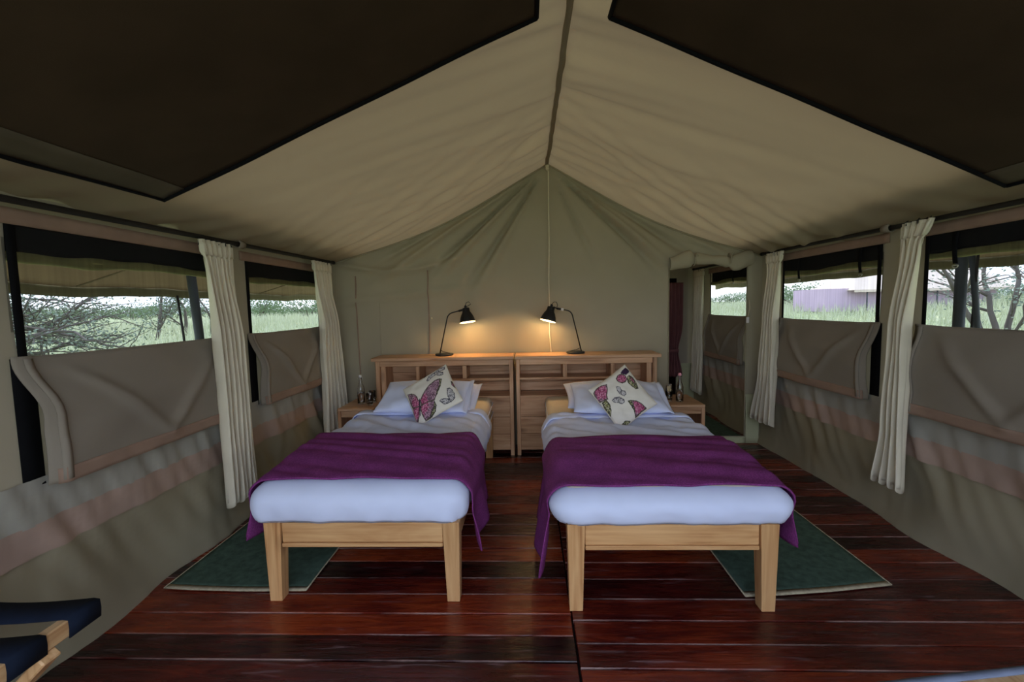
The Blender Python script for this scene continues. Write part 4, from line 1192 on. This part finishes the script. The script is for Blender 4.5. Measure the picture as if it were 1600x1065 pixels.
tag(tube('guy_rope', [(2.75, 2.845, 1.62), (2.752, 2.86, 1.14), (2.76, 2.90, GZ)], .008, M['pole'], None, 6), 'dark guy rope crossing the slanting strut outside the right window', 'rope')

V = []; F = []
def gz(x, y):
    r = math.hypot(x, y)
    return GZ+smooth(12, 40, r)*((.85 if x < 0 else 1.35)+.35*N(x*.03, y*.03, 2))
gxs = [-400, -200, -120, -80]+lsp(-60, 60, 61)+[80, 120, 200, 400]
gys = [-60, -30]+lsp(-20, 70, 46)+[90, 120, 180, 260, 420]
struct(mobj('ground', grid(gxs, gys, lambda x, y: Vector((x, y, gz(x, y)))), M['ground'], smooth=True))
# tall grass, in two fields
def grass_field(name, side, label):
    V = []; F = []
    rnd = random.Random(3+side)
    for _ in range(9000):
        d = 6+46*rnd.random()**1.3; an = rnd.uniform(.25, 1.35)
        x = side*d*math.sin(an)*1.0; y = d*math.cos(an)
        if abs(x) < 4.2: continue
        z = gz(x, y); h = rnd.uniform(.35, .8)
        for k in range(4):
            bx, by = x+rnd.gauss(0, .12), y+rnd.gauss(0, .12); a = rnd.uniform(0, PI); wv = .008+d*.0007
            lx, ly = rnd.gauss(0, .18), rnd.gauss(0, .18); o = len(V)
            V += [(bx-math.cos(a)*wv, by-math.sin(a)*wv, z-.02), (bx+math.cos(a)*wv, by+math.sin(a)*wv, z-.02), (bx+lx, by+ly, z+h)]
            F.append((o, o+1, o+2))
    o = mobj(name, (V, F), M['grass']); o['kind'] = 'stuff'; o['label'] = label; o['category'] = 'grass'
grass_field('tall_grass', -1, 'tall pale green savannah grass beyond the left windows')
grass_field('tall_grass', 1, 'tall pale green savannah grass beyond the right windows')

def tree(name, base, segs, label, leaf_n, leaf_s, seed, group=None, leafmat='leaf', spread=.5, rad=.12, depth=4, ln=1.2, flat=.35, first=None, droop=0.0):
    rnd = random.Random(seed)
    t = thing(name, label, 'tree', base, 0, group)
    parts = []; tips = []
    def grow(p, d, r, l, dep):
        pts = [p.copy()]; rs = [r]; n = 5
        dd = d.copy()
        for i in range(n):
            dd = (dd+Vector((rnd.gauss(0, .16), rnd.gauss(0, .16), rnd.gauss(0, .10)-droop))).normalized()
            pts.append(pts[-1]+dd*l/n); rs.append(r*(1-(.38 if dep else .75)*(i+1)/n))
            if dep <= 2: tips.append((pts[-1].copy(), dep))
        parts.append(tube_data(pts, rs, 5 if dep < 3 else 7, True))
        if dep > 0:
            grow(pts[-1], dd, rs[-1], l*.8, dep-1)
            for k in range(segs-1):
                q = pts[rnd.randint(1, n-1)]
                nd_ = (dd*.8+Vector((rnd.gauss(0, spread), rnd.gauss(0, spread), rnd.gauss(0, spread*flat)+.05))).normalized()
                grow(q, nd_, rs[-1]*.8, l*rnd.uniform(.55, .85), dep-1)
    starts = first or [(Vector((0, 0, 0)), Vector((0, 0, 1)))]
    for p, d in starts: grow(Vector(p), Vector(d).normalized(), rad, ln, depth)
    mobj('trunk', merge(*parts), M['bark'], t, True)
    V = []; F = []
    for _ in range(leaf_n):
        c, dep = rnd.choice(tips)
        c = c+Vector((rnd.gauss(0, leaf_s*3), rnd.gauss(0, leaf_s*3), rnd.gauss(0, leaf_s*1.6)))
        a = Vector((rnd.gauss(0, 1), rnd.gauss(0, 1), rnd.gauss(0, .6))).normalized()*leaf_s; b = a.orthogonal().normalized()*leaf_s*.5
        o = len(V); V += [c-a, c+b, c+a, c-b]; F.append((o, o+1, o+2, o+3))
    lf = mobj('foliage', (V, F), M[leafmat], t); lf['kind'] = 'stuff'
    return t
def at_dir(dx, Y): return (dx*Y, Y, gz(dx*Y, Y)-.05)
# near acacia with a long low bough across the left window
b = Vector((-11.6, 7.4, gz(-11.6, 7.4)))
tree('acacia_tree', b, 3, 'spreading acacia with low bare boughs outside the left near window', 8000, .030, 11, spread=.6, rad=.075, depth=4, ln=1.42,
     first=[((0, 0, .5), (.15, .05, 1)), ((.1, 0, 1.42), (1.0, -.12, .05)), ((.1, .1, 1.6), (1.0, .35, .10)), ((.2, 0, 1.36), (.9, .15, .03)), ((0, 0, .0), (0, 0, 1)), ((.2, .1, 1.8), (.9, .2, .25)), ((1.2, .1, 1.5), (1, .1, .15)), ((1.6, .2, 1.2), (1, -.1, .1))], flat=.5)
for dx, Y, sd_, lab in ((-.86, 22, 21, 'thin bare-trunked tree left of the grey pole, in the left window'), (-.79, 24, 22, 'slim dark-trunked tree just left of the guy rope'), (-.73, 23, 23, 'slender forked tree nearest the guy rope outside the left window')):
    tree('acacia_tree', at_dir(dx, Y), 3, lab, 700, .07, sd_, spread=.5, rad=.10, depth=3, ln=1.9, flat=.7)
tree('acacia_tree', at_dir(1.03, 13), 3, 'flat-topped acacia with several bare trunks outside the right near window', 1500, .06, 31, spread=.5, rad=.085, depth=3, ln=2.3, flat=.3,
     first=[((0, 0, 0), (-.25, .1, 1)), ((.2, .1, 0), (.02, .05, 1)), ((.45, .2, 0), (.35, .1, 1)), ((.1, 0, 0), (-.5, .3, .9))])
# bushes along the horizon
def bush(base, w, h, label, seed, group=None):
    rnd = random.Random(seed)
    t = thing('bush', label, 'bush', base, 0, group)
    lobes = [(Vector((rnd.uniform(-.5, .5)*w, rnd.uniform(-.4, .4)*w, h*rnd.uniform(.3, .62))), rnd.uniform(.25, .42)*w) for _ in range(7)]
    V = []; F = []
    n = 1300
    for _ in range(n):
        c, r = rnd.choice(lobes)
        d = Vector((rnd.gauss(0, 1), rnd.gauss(0, 1), rnd.gauss(0, 1))).normalized()*r*rnd.uniform(.55, 1.05); d.z *= h/w*.95
        p = c+d
        if p.z < .02: continue
        s = .075*max(1, w/4); a = Vector((rnd.gauss(0, 1), rnd.gauss(0, 1), rnd.gauss(0, 1))).normalized()*s; b_ = a.orthogonal().normalized()*s*.6
        o = len(V); V += [p-a, p+b_, p+a, p-b_]; F.append((o, o+1, o+2, o+3))
    lf = mobj('foliage', (V, F), M['leaf2'], t); lf['kind'] = 'stuff'
    st_ = merge(*[tube_data([(0, 0, -.05), c*.6, c], [.08, .05, .03], 5) for c, r in lobes])
    mobj('stems', st_, M['bark'], t, True)
    return t
bush(at_dir(-.615, 46), 5.0, 3.4, 'rounded dark bush on the skyline in the left far window, left of its pair', 41)
bush(at_dir(-.50, 52), 5.2, 3.5, 'rounded dark bush on the skyline in the left far window, right of its pair', 42)
bush(at_dir(.605, 34), 5.0, 2.6, 'dark green bush beside the pale far tent in the right far window', 43)
rb = random.Random(5)
for a_, b_, txt, grp in ((-1.24, -.44, 'low grey-green bush in the distant scrub line beyond the left windows', 'bushes on the left horizon'), (.38, 1.16, 'low grey-green bush in the distant scrub line beyond the right windows', 'bushes on the right horizon')):
    dx = a_; k = 0
    while dx < b_:
        Y = (58, 66, 74)[k % 3]
        bush(at_dir(dx+rb.uniform(-.004, .004), Y), rb.uniform(4.2, 5.2), rb.uniform(1.7, 2.5)+(.7 if dx < -.68 else 0), txt, int(300+dx*100), grp)
        dx += .036; k += 1
bush(at_dir(1.10, 24), 3.4, 1.9, 'leafy bush behind the bare trunks at the right edge', 46)
# neighbouring tent
tn = thing('safari_tent', 'pale canvas tent with mauve walls in the grass outside the right windows', 'tent', (22.4, 28.5, gz(22.4, 28.5)))
bz = tn.location.z
z0, z1, z2 = -.1, 1.95-bz, 3.1-bz
rot = .0
def tb(name, pts, fs, m): return mobj(name, (pts, fs), M[m], tn)
tb('walls', [(-4.9, -1.6, z0), (4.8, -1.6, z0), (4.8, 1.6, z0), (-4.9, 1.6, z0), (-4.9, -1.6, z1), (4.8, -1.6, z1), (4.8, 1.6, z1), (-4.9, 1.6, z1)], [(0, 1, 5, 4), (1, 2, 6, 5), (2, 3, 7, 6), (3, 0, 4, 7)], 'tent_wall')
mobj('roof', ([(-3.7, -2.2, z1-.12), (5.1, -2.2, z1-.12), (5.1, 0, z2), (-2.2, 0, z2), (-3.7, 2.2, z1-.12), (5.1, 2.2, z1-.12)], [(0, 1, 2, 3), (3, 2, 5, 4), (0, 3, 4)]), M['tent_roof'], tn, False, .03)
mobj('eave_valance', grid(lsp(-3.7, 5.1, 30), [0, .12], lambda x, z: Vector((x, -2.21, z1-.24+z+.01*math.sin(x*9)))), M['tent_roof'], tn, False, .01)
for xx in (-2.9, -1.0, 1.0, 3.0):
    tube('post', [(xx, -2.1, z0), (xx, -2.1, z1-.14)], .04, M['greypole'], tn, 6)
